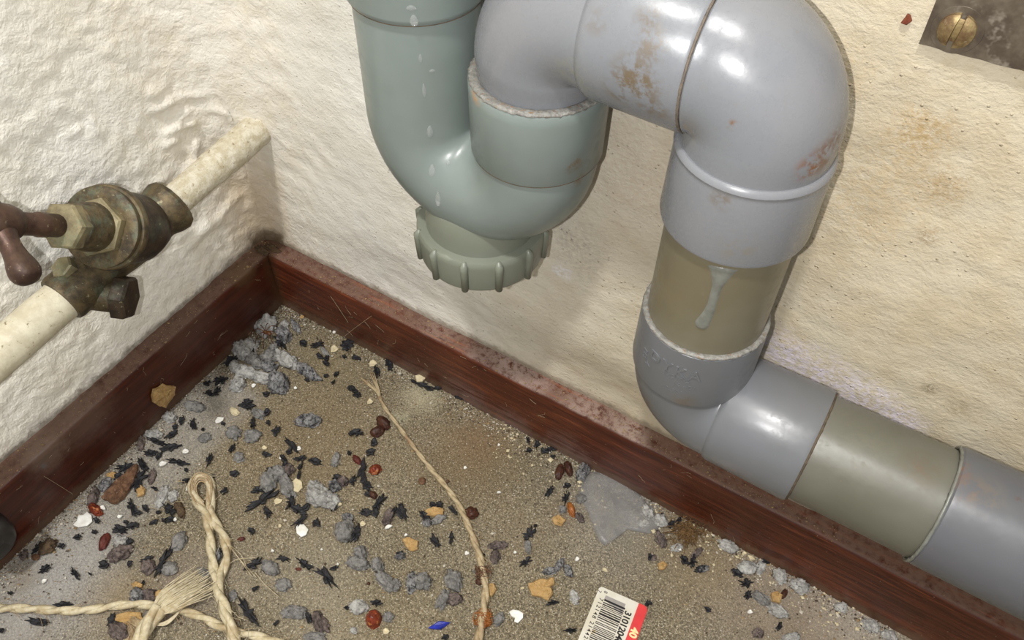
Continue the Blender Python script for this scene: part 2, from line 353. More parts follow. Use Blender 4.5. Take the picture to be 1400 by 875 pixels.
# ---------------------------------------------------------------- grey waste pipe
YP = -.028; XL = .1432; XR = .1868; XD = .2532; ZA = .2528; ZL = .1205
def vhit(u, v, x, r, y=YP):
    d = ray(u, v); q = CAM_C - Vector((x, y, 0)); a = d.x ** 2 + d.y ** 2; b = 2 * (q.x * d.x + q.y * d.y); c = q.x ** 2 + q.y ** 2 - r * r
    return CAM_C + d * ((-b - math.sqrt(max(0, b * b - 4 * a * c))) / (2 * a))
def hhit(u, v, z, r, y=YP):
    d = ray(u, v); q = CAM_C - Vector((0, y, z)); a = d.y ** 2 + d.z ** 2; b = 2 * (q.y * d.y + q.z * d.z); c = q.y ** 2 + q.z ** 2 - r * r
    return CAM_C + d * ((-b - math.sqrt(max(0, b * b - 4 * a * c))) / (2 * a))
rust = (112, 80, 48); mud = (98, 84, 62)
M['pvc_trap'] = pvc('pvc_trap', (122, 132, 129), (114, 123, 119), [(vhit(785, 225, XR, .021), .003, rust, .7), (vhit(790, 245, XR, .02), .003, rust, .6), (vhit(652, 250, XL, .02), .006, (150, 150, 132), .4), (vhit(650, 130, XR, .0214), .0028, (170, 120, 62), .8)], speck=.16)
M['pvc_blue'] = pvc('pvc_blue', (116, 119, 124), (122, 123, 127), [(hhit(870, 110, ZA, .0212), .0065, mud, .9), (hhit(850, 125, ZA, .0212), .005, mud, .8), (hhit(890, 60, ZA, .0212), .004, mud, .7), (hhit(885, 25, ZA, .0212), .003, mud, .7), (hhit(815, 30, ZA, .0212), .003, mud, .4),
    (hhit(895, 150, ZA, .0212), .004, mud, .7), (hhit(780, 110, ZA, .0212), .006, (130, 130, 110), .5), (vhit(1001, 170, XD, .0203), .0014, rust, .9), (vhit(1140, 200, XD, .0203), .0042, (92, 62, 38), .9), (vhit(1122, 220, XD, .0205), .0045, (104, 70, 42), .9), (vhit(1106, 232, XD, .021), .0035, (120, 76, 42), .8),
    (vhit(945, 160, XD, .02), .006, (130, 118, 92), .5), (vhit(930, 130, XD, .02), .005, (120, 100, 70), .4), (vhit(1010, 340, XD, .0215), .005, (120, 112, 96), .5), (vhit(985, 275, XD, .0215), .003, mud, .6), (vhit(880, 60, XD, .02), .003, mud, .4)], speck=.16, rough=.27)
M['pvc_green'] = pvc('pvc_green', (104, 97, 78), (114, 110, 94), [(vhit(900, 380, XD, .0192), .012, (116, 104, 74), .5), (hhit(1180, 620, ZL, .0196), .012, (120, 118, 100), .4), (hhit(1260, 640, ZL, .0196), .006, (110, 92, 70), .5)], speck=.45, rough=.33)
M['pvc_low'] = pvc('pvc_low', (104, 106, 111), (98, 100, 102), [(vhit(873, 420, XD, .021), .002, rust, .8), (vhit(935, 550, XD, .021), .004, mud, .5), (vhit(880, 555, XD, .0205), .003, rust, .5)], speck=.2, rough=.3)
M['pvc_end'] = pvc('pvc_end', (86, 87, 92), (92, 94, 97), [(hhit(1310, 640, ZL, .0212), .0035, (124, 84, 60), .8), (hhit(1320, 670, ZL, .0212), .004, (110, 84, 66), .6), (hhit(1390, 685, ZL, .0212), .0012, (90, 56, 36), .9), (hhit(1345, 675, ZL, .0212), .006, (108, 98, 84), .5)], speck=.25, rough=.33)
M['pvc_olive'] = pvc('pvc_olive', (90, 89, 78), (98, 97, 88), [(hhit(1180, 620, ZL, .0196), .012, (104, 102, 88), .4), (hhit(1260, 640, ZL, .0196), .006, (98, 82, 64), .5)], speck=.4, rough=.38)
M['pvc_cap'] = pvc('pvc_cap', (112, 116, 104), (120, 124, 112), [], speck=.2, rough=.33)
M['glue'] = simple('glue_crust', (136, 135, 130), (106, 104, 99), 500, .3, .0006, .8, spec=.6, c3=(124, 100, 74), d3=.56)
M['seam'] = simple('seam_dirt', (74, 64, 52), (98, 84, 66), 300, .8)
M['sealant'] = simple('sealant', (116, 118, 112), (102, 103, 96), 200, .25, .0003, .4, spec=.6)

wp = empty('waste_pipe', (XD, YP, ZL), 'grey plastic waste pipe with trap, elbows and screw cap along the right wall', 'pipe')
V3 = Vector
# left leg and U-bend in one sweep
Rb = (XR - XL) / 2; Xc = (XL + XR) / 2; Zc = .2015
path = [(V3((XL, YP, .46)), .0195), (V3((XL, YP, .30)), .0195), (V3((XL, YP, .24)), .0197), (V3((XL, YP, .225)), .0197)]
path += [(p, .0199) for p in arc((Xc, YP, Zc), Rb, 180, 360, 28, (1, 0, 0), (0, 0, 1))]
path += [(V3((XR, YP, .2035)), .0199)]
trap = sweep('trap_bend', path, M['pvc_trap'], wp, n=72); trap['label'] = 'U-shaped trap bend with water drops'
sock = sweep('socket', lathe((XL, YP, .2425), (0, 0, 1), [(0, .0196), (0, .0206), (.0012, .0214), (.002, .0216), (.2, .0222), (.2, .019)]), M['pvc_trap'], wp)
sweep('seam', lathe((XL, YP, .2420), (0, 0, 1), [(0, .0200), (.0002, .0206), (.0006, .0204)]), M['seam'], sock)
sock = sweep('socket', lathe((XR, YP, .2030), (0, 0, 1), [(0, .0195), (0, .0206), (.0006, .0210), (.022, .0214), (.0252, .0214), (.0262, .0208), (.0264, .0195)]), M['pvc_trap'], wp)
sweep('seam', lathe((XR, YP, .2027), (0, 0, 1), [(0, .0200), (.0001, .0207), (.0004, .0205)]), M['seam'], sock)
# crust of glue on the socket's rim
def lumpy_ring(name, c, ax, R_, r_, mat, parent, seed=0, flat=1.0, amp=.5, a0=0, a1=360):
    c = V3(c); ax = V3(ax).normalized(); ex = ax.orthogonal().normalized(); ey = ax.cross(ex); pts = []; N = 150
    full = (a1 - a0) >= 360
    V = []; F = []; n = 10
    for i in range(N + (0 if full else 1)):
        a = math.radians(a0 + (a1 - a0) * i / N); d = ex * math.cos(a) + ey * math.sin(a)
        for k in range(n):
            b = 2 * math.pi * k / n; q = d * 5 + V3((seed, k * .21, 0)); rr = r_ * (1 + amp * noise.noise(q * 9) + amp * .6 * noise.noise(q * 23))
            V.append(c + d * (R_ + rr * math.cos(b)) + ax * (rr * math.sin(b) * flat))
    m_ = N if full else N
    for i in range(m_):
        for k in range(n):
            j = (i + 1) % N if full else i + 1
            F.append((i * n + k, i * n + (k + 1) % n, j * n + (k + 1) % n, j * n + k))
    return mesh(name, V, F, mat, parent)
lumpy_ring('glue_bead', (XR, YP, .2290), (0, 0, 1), .0196, .0017, M['glue'], sock, 1, .5, .3)
# upper elbow 1, its long socket, elbow 2
Re = .0170
p1 = [(V3((XR, YP, .2265)), .0180), (V3((XR, YP, .2330)), .0188)] + [(p, .0193) for p in arc((XR + Re, YP, ZA - Re), Re, 180, 90, 14, (1, 0, 0), (0, 0, 1))] + [(V3((.2085, YP, ZA)), .0195)]
e1 = sweep('elbow', p1, M['pvc_blue'], wp, n=72)
s1 = sweep('socket', lathe((.2065, YP, ZA), (1, 0, 0), [(0, .0190), (.0012, .0200), (.0022, .0207), (.004, .0209), (.0290, .0212), (.0298, .0208), (.0300, .0190)]), M['pvc_blue'], e1)
p2 = [(V3((.2366, YP, ZA)), .0188), (V3((.2368, YP, ZA)), .0203), (V3((.2374, YP, ZA)), .0208)] + [(p, .0205) for p in arc((XD - .0150, YP, ZA - .0150), .0150, 90, 0, 16, (1, 0, 0), (0, 0, 1))] + [(V3((XD, YP, .2330)), .0202), (V3((XD, YP, .2300)), .0200)]
e2 = sweep('elbow', p2, M['pvc_blue'], wp, n=72)
lumpy_ring('seam', (.2366, YP, ZA), (1, 0, 0), .0206, .00036, simple('brown_seam', (112, 100, 86), (92, 84, 76), 400, .7), e2, 4, 1, .7)
s2 = sweep('socket', lathe((XD, YP, .2325), (0, 0, -1), [(0, .0196), (.0000, .0206), (.0006, .0213), (.0018, .0216), (.0026, .0212), (.0036, .0213), (.0255, .0217), (.0266, .0214), (.0268, .0185)]), M['pvc_blue'], e2)
# downpipe, drip of glue
dp = sweep('downpipe', lathe((XD, YP, .21), (0, 0, -1), [(0, .01915), (.05, .01915), (.06, .0190)]), M['pvc_green'], wp); dp['label'] = 'green-grey upright pipe length with a glue drip'
def strip(name, px, widths, x, r, mat, parent, rise=.0006, n=7):
    c = smooth_path([vhit(u, v, x, r) for u, v in px], 5); wds = np.interp(np.linspace(0, 1, len(c)), np.linspace(0, 1, len(widths)), widths); V = []; F = []
    for i, p in enumerate(c):
        t_ = (c[min(i + 1, len(c) - 1)] - c[max(i - 1, 0)]).normalized(); nr = V3((p.x - x, p.y - YP, 0)).normalized(); sd = t_.cross(nr).normalized()
        for k in range(n):
            f = k / (n - 1) * 2 - 1; q = p + sd * f * wds[i] / 2; nq = V3((q.x - x, q.y - YP, 0)); nq = nq.normalized()
            V.append(V3((x, YP, q.z)) + nq * (r + rise * math.sqrt(max(0, 1 - f * f)) * (1 if 0 < i < len(c) - 1 else .0) - .00008))
    for i in range(len(c) - 1):
        for k in range(n - 1): F.append((i * n + k, i * n + k + 1, (i + 1) * n + k + 1, (i + 1) * n + k))
    return mesh(name, V, F, mat, parent)
g_ = strip('glue_drip', [(988, 366), (985, 378), (978, 400), (970, 425), (961, 441), (958, 449)], [.0095, .0062, .0030, .0026, .0036, .0048, .0030], XD, .01915, M['sealant'], dp)
# lower elbow
s3 = sweep('socket', lathe((XD, YP, .1637), (0, 0, -1), [(0, .0189), (.0002, .0200), (.0008, .0208), (.0020, .0209), (.0240, .0211), (.0262, .0208), (.0268, .0198), (.0268, .0190)]), M['pvc_low'], wp)
Rl = .0160
p3 = [(V3((XD, YP, .1378)), .0196)] + [(p, .0197) for p in arc((XD + Rl, YP, ZL + Rl), Rl, 180, 270, 16, (1, 0, 0), (0, 0, 1))] + [(V3((.2712, YP, ZL)), .0199)]
e3 = sweep('elbow', p3, M['pvc_low'], wp, n=72)
lumpy_ring('glue_bead', (XD, YP, .1636), (0, 0, 1), .0197, .0012, M['glue'], s3, 7, .55, .35)
lumpy_ring('seam', (XD, YP, .1370), (0, 0, 1), .0199, .00045, M['seam'], s3, 8, 1, .4)
s4 = sweep('socket', lathe((.2690, YP, ZL), (1, 0, 0), [(0, .0192), (.001, .0203), (.0025, .0208), (.0310, .0213), (.0322, .0210), (.0324, .0190)]), M['pvc_low'], wp)
lumpy_ring('seam', (.3015, YP, ZL), (1, 0, 0), .0199, .00055, M['seam'], s4, 9, 1, .4)
lp = sweep('pipe_length', lathe((.300, YP, ZL), (1, 0, 0), [(0, .0197), (.05, .0198)]), M['pvc_olive'], wp); lp['label'] = 'green-grey pipe length lying along the skirting'
cp = sweep('coupling', lathe((.3435, YP, ZL + .0005), (1, 0, 0), [(0, .0197), (0, .0207), (.0006, .0213), (.002, .0214), (.06, .0216), (.06, .0198), (.6, .0198)]), M['pvc_end'], wp)
lumpy_ring('glue_bead', (.3433, YP, ZL), (1, 0, 0), .0207, .0006, M['sealant'], cp, 12, 1, .45)
# raised maker's lettering on the lower elbow's socket
def text_mesh(s, size, bold=0.0, ext=.0001, space=1.0):
    c = bpy.data.curves.new('t', 'FONT'); c.body = s; c.size = size; c.extrude = ext; c.offset = bold; c.align_x = 'CENTER'; c.align_y = 'CENTER'; c.space_character = space; c.resolution_u = 3
    o = bpy.data.objects.new('t', c); COL.objects.link(o); dg = bpy.context.evaluated_depsgraph_get()
    me = o.evaluated_get(dg).to_mesh(); V = [v.co.copy() for v in me.vertices]; F = [tuple(p.vertices) for p in me.polygons]
    o.evaluated_get(dg).to_mesh_clear(); bpy.data.objects.remove(o); bpy.data.curves.remove(c); return V, F
def wrap_text(s, u, v, size, rise=.00055, bold=.0, turn=0, space=1.0):
    V, F = text_mesh(s, size, bold, .5, space); p = vhit(u, v, XD, .0210); a0 = math.atan2(p.y - YP, p.x - XD); W = []
    for q in V:
        x_, y_ = (q.x, q.y) if not turn else (q.y, -q.x)
        r = .0209 + (rise if q.z > 0 else -.0002); a = a0 + x_ / .0210; W.append((XD + math.cos(a) * r, YP + math.sin(a) * r, p.z + y_))
    return W, F
tb = MB()
for a in (('DYKA', 920, 505, .0062, .0004, .00008, 0, 1.25), ('KOMO', 925, 517, .0027, .00025, 0, 0, 1.2), ('16 401', 935, 529, .0026, .00025, 0, 0, 1.1), ('40-90°', 918, 533, .0026, .00025, 0, 0, 1.1), ('RES', 882, 483, .0032, .0003, 0, 1, 1.0), ('4', 885, 497, .0036, .0003, 0, 1, 1.0)):
    tb.add(*wrap_text(*a))
tl = tb.build('raised_lettering', M['pvc_low'], s3, smooth=False); tl['kind'] = 'stuff'

# screw cap under the trap
Xk = Xc; Zk = .1455; KH = .0150
cap = empty('screw_cap', (0, 0, 0), None, None); cap.parent = wp; cap.location = (Xk - XD, 0, Zk - ZL)
neck = sweep('neck', lathe((Xk, YP, Zk + .003), (0, 0, 1), [(0, .0195), (.013, .0205), (.020, .0200), (.0255, .0185), (.030, .0160)]), M['pvc_cap'], wp)
ring = sweep('cap_ring', lathe((Xk, YP, Zk), (0, 0, 1), [(0, .018), (0, .0222), (.0008, .0232), (.0015, .0234), (KH - .0030, .0240), (KH - .0014, .0239), (KH - .0004, .0234), (KH, .0228), (KH, .0216), (KH - .0006, .0212), (KH - .004, .0210)]), M['pvc_cap'], cap, n=96)
ring['label'] = 'ribbed ring of the screw cap'
for k in range(12):
    a = 2 * math.pi * (k + .60) / 12; d = V3((math.cos(a), math.sin(a), 0))
    c_ = V3((Xk, YP, Zk)) + d * .0236
    sweep('grip_rib', [(c_ + V3((0, 0, .0006)) - d * .0004, .0004), (c_ + V3((0, 0, .0012)), .0014), (c_ + V3((0, 0, KH - .004)) + d * .0004, .0015), (c_ + V3((0, 0, KH - .002)) + d * .0004, .0016), (c_ + V3((0, 0, KH - .0003)) - d * .0004, .0008), (c_ + V3((0, 0, KH)) - d * .0006, .0002)], M['pvc_cap'], cap, n=10, angle=None)

# water drops on the trap
M['water'] = NT('water').out((.55, .57, .56, 1), .04, (), spec=.9); M['water'].node_tree.nodes['Principled BSDF'].inputs['Alpha'].default_value = .22; M['water'].node_tree.nodes['Principled BSDF'].inputs['IOR'].default_value = 1.33
def drop(u, v, wpx, hpx, x=XL, r=.0198, hit=None):
    p, nr = hit if hit else (vhit(u, v, x, r), None)
    if nr is None: nr = V3((p.x - x, p.y - YP, 0)).normalized()
    sc = (p - CAM_C).length / FPX; up = V3((0, 0, 1)); up = (up - nr * up.dot(nr)).normalized(); sd = up.cross(nr); V = []; F = []; n = 14; m_ = 6
    for i in range(m_ + 1):
        f = math.pi / 2 * i / m_
        for k in range(n):
            a = 2 * math.pi * k / n; q = math.cos(a) * (1 - .35 * max(0, math.sin(a))); yy = math.sin(a)
            V.append((sd * q * wpx / 2 * sc + up * yy * hpx / 2 * sc * 1.15) * math.cos(f) + nr * (math.sin(f) * min(wpx, hpx) * .28 * sc - .00004))
    for i in range(m_):
        for k in range(n): F.append((i * n + k, i * n + (k + 1) % n, (i + 1) * n + (k + 1) % n, (i + 1) * n + k))
    F.append(tuple(range(n)))
    return mesh('water_drop', V, F, M['water'], None, loc=p)
bv = BVHTree.FromPolygons([trap.matrix_world @ v.co + trap.location * 0 for v in trap.data.vertices], [tuple(p.vertices) for p in trap.data.polygons])
def traphit(u, v):
    h = bv.ray_cast(CAM_C, ray(u, v))
    if h[0] is None: return None
    return (h[0], h[1] if h[1].dot(ray(u, v)) < 0 else -h[1])
for i, (u, v, a, b, lab, s_) in enumerate(((566, 28, 12, 15, 'large clear water drop at the lower rim of the upper left socket', 1), (562, 11, 14, 7, 'flat water drop high on the upper left socket', 1),
        (588, 180, 10, 18, 'largest clear drop hanging midway down the trap', 0), (580, 124, 6, 20, 'long thin water run on the trap, above the largest drop', 0), (591, 97, 9, 5, 'small flat drop near the top of the trap', 0),
        (591, 233, 10, 16, 'clear drop on the outside of the trap bend', 0), (599, 272, 9, 22, 'elongated clear drop low on the trap bend', 0), (598, 304, 8, 10, 'clear drop just above the screw cap', 0), (575, 80, 6, 12, 'faint water run under the upper left socket', 0), (613, 222, 6, 7, 'tiny bright drop beside the bend highlight', 0))):
    o = drop(u, v, a, b, XL, .0216) if s_ else drop(u, v, a, b, hit=traphit(u, v))
    tag(o, lab, 'water drop', 'water drops on the trap')
# ---------------------------------------------------------------- painted water pipe and stop valve
M['pipe_paint'] = simple('old_pipe_paint', (206, 200, 178), (188, 180, 156), 160, .5, .0005, .5, c3=(128, 112, 84), d3=.60, spec=.4)
M['pipe_crust'] = simple('crusty_pipe_paint', (208, 202, 184), (182, 172, 146), 260, .6, .0010, .8, c3=(126, 106, 76), d3=.60)
M['brass'] = brass('aged_brass', (104, 90, 64), (62, 54, 42), (108, 122, 104), .40, .45, .45)
M['brass_light'] = brass('worn_brass', (150, 140, 108), (112, 102, 78), (126, 138, 114), .42, .35, .4)
M['brass_dark'] = brass('dark_brass', (70, 56, 42), (44, 37, 31), (92, 100, 84), .38, .4, .4)
M['bronze'] = brass('brown_bronze', (86, 64, 54), (62, 46, 40), (112, 92, 70), .33, .5, .25)
ya = on(238, 276, 0, .018); yb = on(46, 443, 0, .018); ax = (ya - yb).normalized()
def py(y): return ya + ax * ((y - ya.y) / ax.y)
pipe = empty('water_pipe', py(-.09), 'cream painted water pipe running along the left wall into the corner', 'pipe')
def lump(i, a, amp=.04, s=1.0): return 1 + amp * noise.noise(V3((math.cos(a) * 1.4, math.sin(a) * 1.4, i * .35 * s)))
up = sweep('pipe_section', [(py(.004), .0078)] + [(py(-.0015 * k), .0077) for k in range(0, 22)] + [(py(-.034 - .004 * k), .0072) for k in range(9)], M['pipe_crust'], pipe, n=40, fn=lambda i, a: lump(i, a, .07 if i < 20 else .02)); up['label'] = 'crusted upper pipe length entering the corner'
lo = sweep('pipe_section', [(py(-.112 - .004 * k), .0086 if k > 1 else .0089) for k in range(60)], M['pipe_paint'], pipe, n=40, fn=lambda i, a: lump(i, a, .03)); lo['label'] = 'thicker lower pipe length below the valve'

vG = py(-.0735); dirB = (V3((.0393, -.1289, .1734)) - V3((.018, -.0755, .1177))).normalized()
valve = empty('stop_valve', vG, 'old brass stop valve with a T-handle on the cream pipe', 'valve')
body = sweep('body', [(py(-.056), .0078), (py(-.0562), .0118), (py(-.058), .0124), (py(-.0615), .0118), (py(-.066), .0102), (py(-.070), .0104), (py(-.078), .0112), (py(-.088), .0104), (py(-.096), .0096), (py(-.103), .0098), (py(-.106), .0104), (py(-.117), .0106), (py(-.119), .0101), (py(-.1192), .0085)],
             M['brass'], valve, n=16, angle=25)
def bx(s, r): return (vG + dirB * (s + (.009 if s > -.01 else .004)), r)
sweep('globe', [bx(-.014, .004), bx(-.0125, .0088), bx(-.009, .0125), bx(-.003, .0147), bx(.004, .0153), bx(.011, .0152), bx(.0155, .0156), bx(.0158, .010)], M['brass_dark'], valve, n=48)
fl1 = sweep('flange_ring', [bx(.0150, .0140), bx(.0152, .0166), bx(.0160, .0173), bx(.0185, .0174), bx(.0192, .0170), bx(.0194, .0160), bx(.0205, .0160), bx(.0212, .0164), bx(.0226, .0164), bx(.0232, .0156), bx(.0232, .012)], M['brass'], valve, n=64)
sweep('bonnet_hex', [bx(.0205, .0114), bx(.0210, .0120), bx(.0262, .0120), bx(.0270, .0111), bx(.0275, .0095)], M['brass_light'], valve, n=6, angle=25, phase=.35)
sweep('bonnet_neck', [bx(.0265, .0092), bx(.0275, .0098), bx(.0320, .0096), bx(.0330, .0090), bx(.0405, .0087), bx(.0412, .0080)], M['brass'], valve, n=40)
sweep('gland_nut', [bx(.0400, .0080), bx(.0403, .0092), bx(.0450, .0094), bx(.0462, .0086), bx(.0466, .0062)], M['brass_light'], valve, n=6, angle=25, phase=.1)
hub = None
for i in range(4000):
    q = CAM_C + ray(-4, 304) * (.28 + i * .0001); e_ = abs((q - vG).length - .0800)
    if hub is None or e_ < hub[0]: hub = (e_, q)
    elif hub[0] < .0002: break
hub = hub[1]; dh = (hub - bx(.040, 1)[0]).normalized()
def hx(s, r): return (hub + dh * s, r)
sweep('spindle', [bx(.0375, .0045), hx(-.020, .0043), hx(-.0196, .0046), hx(-.016, .0046), hx(-.0155, .0042), hx(-.003, .0041)], M['bronze'], valve, n=28)
han = sweep('handle_hub', [hx(-.0085, .0044), hx(-.0070, .0056), hx(-.0040, .0066), hx(0, .0069), hx(.0040, .0062), hx(.0062, .0042), hx(.0070, .002)], M['bronze'], valve, n=32)
# the T bar: perpendicular to the spindle, its lower end swung towards the skirting
tgt = ray(35, 374); k_ = 0.0
best = None
for i in range(4000):
    q = CAM_C + tgt * (.22 + i * .0001); e_ = abs((q - hub).dot(dh))
    if best is None or e_ < best[0]: best = (e_, q)
arm = (best[1] - hub).normalized(); AL = min((best[1] - hub).length, .034); print('AL', AL)
for s_ in (1, -1):
    c = lambda f: hub + arm * (s_ * AL * f)
    sweep('handle_arm', [(c(.0), .0048), (c(.25), .0044), (c(.42), .0036), (c(.56), .0036), (c(.70), .0041), (c(.82), .0048), (c(.92), .0052), (c(1.0), .0052), (c(1.08), .0046), (c(1.14), .0034), (c(1.175), .0014)], M['bronze'], han, n=28)
# drain plug: hexagon standing out below the valve
dd = (V3((.66, .36, -.10))).normalized(); d0 = py(-.1085) + V3((0, 0, -.006))
dpl = empty('drain_plug', (0, 0, 0), None, None); dpl.parent = valve; dpl.location = d0 - vG
sweep('boss', lathe(d0, dd, [(-.004, .0072), (.0125, .0070), (.0130, .0066)]), M['brass'], dpl, n=32)
sweep('hex_head', lathe(d0, dd, [(.0122, .0090), (.0126, .0098), (.0176, .0098), (.0187, .0088), (.0188, .0060)]), M['brass_dark'], dpl, n=6, angle=25, phase=.3)
# second small hex on the far side of the body
lg = sweep('lock_nut', lathe(py(-.107), V3((-.1, -.35, .9)), [(.004, .0050), (.0125, .0050), (.0132, .0044)]), M['brass_light'], valve, n=6, angle=25)

# ---------------------------------------------------------------- metal plate and screw at upper right
M['plate'] = simple('tarnished_steel', (128, 118, 104), (88, 78, 68), 55, .38, .0003, .4, metal=.55, spec=.5, c3=(150, 142, 130), d3=.55)
M['plate_edge'] = simple('plate_edge', (120, 104, 78), (92, 80, 64), 200, .5)
PY = -.0072; c0 = on(1256, 60, 1, PY); cx = (on(1400, 98, 1, PY) - c0).normalized(); cz = (on(1280, 0, 1, PY) - c0).normalized()
plate = empty('metal_plate', c0, 'tarnished metal plate screwed to the wall at the upper right', 'plate')
V = []; out = [c0]; nE = 26
for i in range(1, nE): out.append(c0 + cx * (.075 * i / nE) + cz * (.0004 * noise.noise(V3((i * .7, 0, 3)))))
out += [c0 + cx * .075, c0 + cx * .075 + cz * .05, c0 + cz * .05]
n = len(out); V = [p + V3((0, .0016, 0)) for p in out] + [p for p in out]
F = [tuple(range(n)), tuple(range(n, 2 * n))[::-1]] + [(i, (i + 1) % n, n + (i + 1) % n, n + i) for i in range(n)]
mesh('plate', V, F, M['plate'], plate, angle=30)
sc_ = on(1308, 42, 1, PY - .0003)
M['screw'] = brass('screw_brass', (168, 150, 104), (108, 84, 58), (84, 66, 48), .35, .5, .5)
scr = empty('screw', (0, 0, 0), None, None); scr.parent = plate; scr.location = sc_ - c0
def dome(name, c, nrm, R_, H, mat, parent, slot_dir, slot_w):
    nrm = V3(nrm).normalized(); sd = V3(slot_dir); sd = (sd - nrm * sd.dot(nrm)).normalized(); pd = nrm.cross(sd); V = []; F = []; N = 40
    for i in range(N + 1):
        for j in range(N + 1):
            x = -1 + 2 * i / N; y = -1 + 2 * j / N
            # square to disc
            X = x * math.sqrt(1 - y * y / 2); Y = y * math.sqrt(1 - x * x / 2); rr = min(1, X * X + Y * Y)
            h = H * (math.sqrt(max(0, 1 - rr * .85)) - .387 + .25)
            if abs(X * R_) < slot_w / 2: h -= H * .75
            V.append(c + (pd * X + sd * Y) * R_ + nrm * (h if rr < .999 else -.0004))
    for i in range(N):
        for j in range(N): F.append((i * (N + 1) + j, (i + 1) * (N + 1) + j, (i + 1) * (N + 1) + j + 1, i * (N + 1) + j + 1))
    return mesh(name, V, F, mat, parent, angle=35)
dome('screw_head', sc_, (0, -1, 0), .0043, .0019, M['screw'], scr, on(1316, 30, 1, 0) - on(1302, 56, 1, 0), .0013)
sweep('countersink', lathe(sc_ + V3((0, .0008, 0)), (0, -1, 0), [(0, .0062), (.0006, .0058), (.0006, .0044)]), M['plate'], scr, n=40)
# rust flake stuck on the wall left of the plate
def poly_chip(name, pts, nrm, th, mat, jag=0.0, bump=.0, parent=None, bow=0.0):
    """flat scrap: pts counter-clockwise world points, thickness th along nrm, rough upper face"""
    nrm = V3(nrm).normalized(); c = sum(pts, V3()) / len(pts); P = []
    for i, p in enumerate(pts):
        q = pts[(i + 1) % len(pts)]; k = 3 if jag else 1
        for j in range(k):
            r = p.lerp(q, j / k); P.append(r + (r - c) * (jag * noise.noise(r * 900) * (1 if j or True else 0)))
    n = len(P); rings = [(1.0, 0), (1.0, .75), (.86, 1.0), (.5, 1.0)]; V = []; F = []
    for f, h in rings:
        for p in P:
            q = c + (p - c) * f; V.append(q + nrm * (th * h + (bump * noise.noise(q * 700) if h > .8 else 0) + bow * ((q - c).length / max(1e-6, (P[0] - c).length)) ** 2))
    V.append(c + nrm * (th + bump * noise.noise(c * 700)))
    for i in range(len(rings) - 1):
        for k in range(n): F.append((i * n + k, i * n + (k + 1) % n, (i + 1) * n + (k + 1) % n, (i + 1) * n + k))
    k0 = (len(rings) - 1) * n
    for k in range(n): F.append((k0 + k, k0 + (k + 1) % n, len(V) - 1))
    F.append(tuple(range(n))[::-1])
    V = [v - c for v in V]
    return mesh(name, V, F, mat, parent, smooth=True, angle=40, loc=c)
M['rust_chip'] = simple('rust_chip', (120, 62, 40), (84, 42, 28), 300, .7)
tag(poly_chip('rust_flake', [on(u, v, 1, -.0064) for u, v in ((1232, 30), (1240, 33), (1247, 28), (1245, 20), (1241, 18), (1237, 24))], (0, -1, 0), .0008, M['rust_chip']), 'tiny rust-brown flake stuck on the wall left of the metal plate', 'flake')

# ---------------------------------------------------------------- rubber buffer at the left edge
M['rubber'] = simple('black_rubber', (30, 28, 28), (44, 41, 40), 60, .42, .0002, .3, spec=.5)
bc = on(-68, 692, 0, T_ + .006)
buf = empty('rubber_buffer', (T_, bc.y, bc.z), 'black rubber buffer on the left skirting, cut by the left frame edge', 'buffer')
b0 = V3((T_, bc.y, min(bc.z, .030)))
sweep('pad', lathe(b0, (1, 0, 0), [(-.0006, .0110), (.004, .0113), (.010, .0105), (.0125, .0094), (.0140, .0072), (.0143, .0045), (.0120, .0040)]), M['rubber'], buf, n=56)
sweep('washer', lathe(b0, (1, 0, 0), [(.0118, .0044), (.0124, .0042), (.0126, .002)]), M['plate'], buf, n=24)
# ---------------------------------------------------------------- debris on the floor
def fluff(name, a, b, dark, thr=.60, sc=480):
    t = NT(name); n_ = t.noise(260, 6, .8); c = t.mix(t.ramp(n_, .38, .62), srgb(a), srgb(b))
    c = t.mix(t.math('MULTIPLY', t.ramp(t.noise(sc, 5, .8), thr, thr + .10), .85), c, srgb(dark))
    c = t.mix(t.math('MULTIPLY', t.ramp(t.noise(sc * 2.1, 3, .8), .66, .74), .5), c, srgb((208, 208, 206)))
    return t.out(c, .95, ((t.noise(700, 5, .75), .0009, .8), (n_, .001, .5)), spec=.15)
M['fluff_grey'] = fluff('grey_fluff', (142, 140, 136), (106, 104, 101), (60, 57, 55), .56)
M['fluff_light'] = fluff('pale_fluff', (182, 181, 176), (136, 134, 130), (74, 71, 68), .55)
M['fluff_speck'] = fluff('speckled_fluff', (148, 147, 146), (88, 87, 88), (30, 29, 31), .49)
M['fluff_purple'] = fluff('purple_fluff', (122, 110, 104), (80, 71, 68), (40, 34, 32), .52)
M['fluff_brown'] = fluff('brown_fluff', (98, 82, 62), (72, 60, 48), (50, 40, 32), .60)
M['char'] = simple('charred_black', (15, 15, 17), (30, 30, 34), 500, .55, .0005, .6, c3=(48, 48, 54), d3=.62, spec=.35)
M['brown_husk'] = simple('brown_husk', (72, 42, 28), (48, 28, 22), 300, .5, .0004, .5)
M['red_husk'] = simple('red_husk', (128, 56, 34), (84, 34, 22), 240, .4, .0003, .5, c3=(160, 98, 54), d3=.56)
M['amber'] = simple('amber_bit', (160, 98, 44), (118, 66, 30), 300, .4, .0004, .5)
M['ochre'] = simple('ochre_foam', (186, 154, 104), (166, 132, 82), 420, .95, .0012, .9, c3=(142, 110, 68), d3=.58)
M['paint_white'] = simple('white_paint', (226, 226, 220), (206, 204, 196), 200, .5, .0003, .3)
M['cream_chip'] = simple('cream_chip', (204, 192, 158), (182, 170, 138), 300, .7, .0006, .5)
M['bark'] = simple('bark', (116, 86, 64), (84, 60, 44), 360, .9, .001, .9, c3=(140, 112, 88), d3=.58)
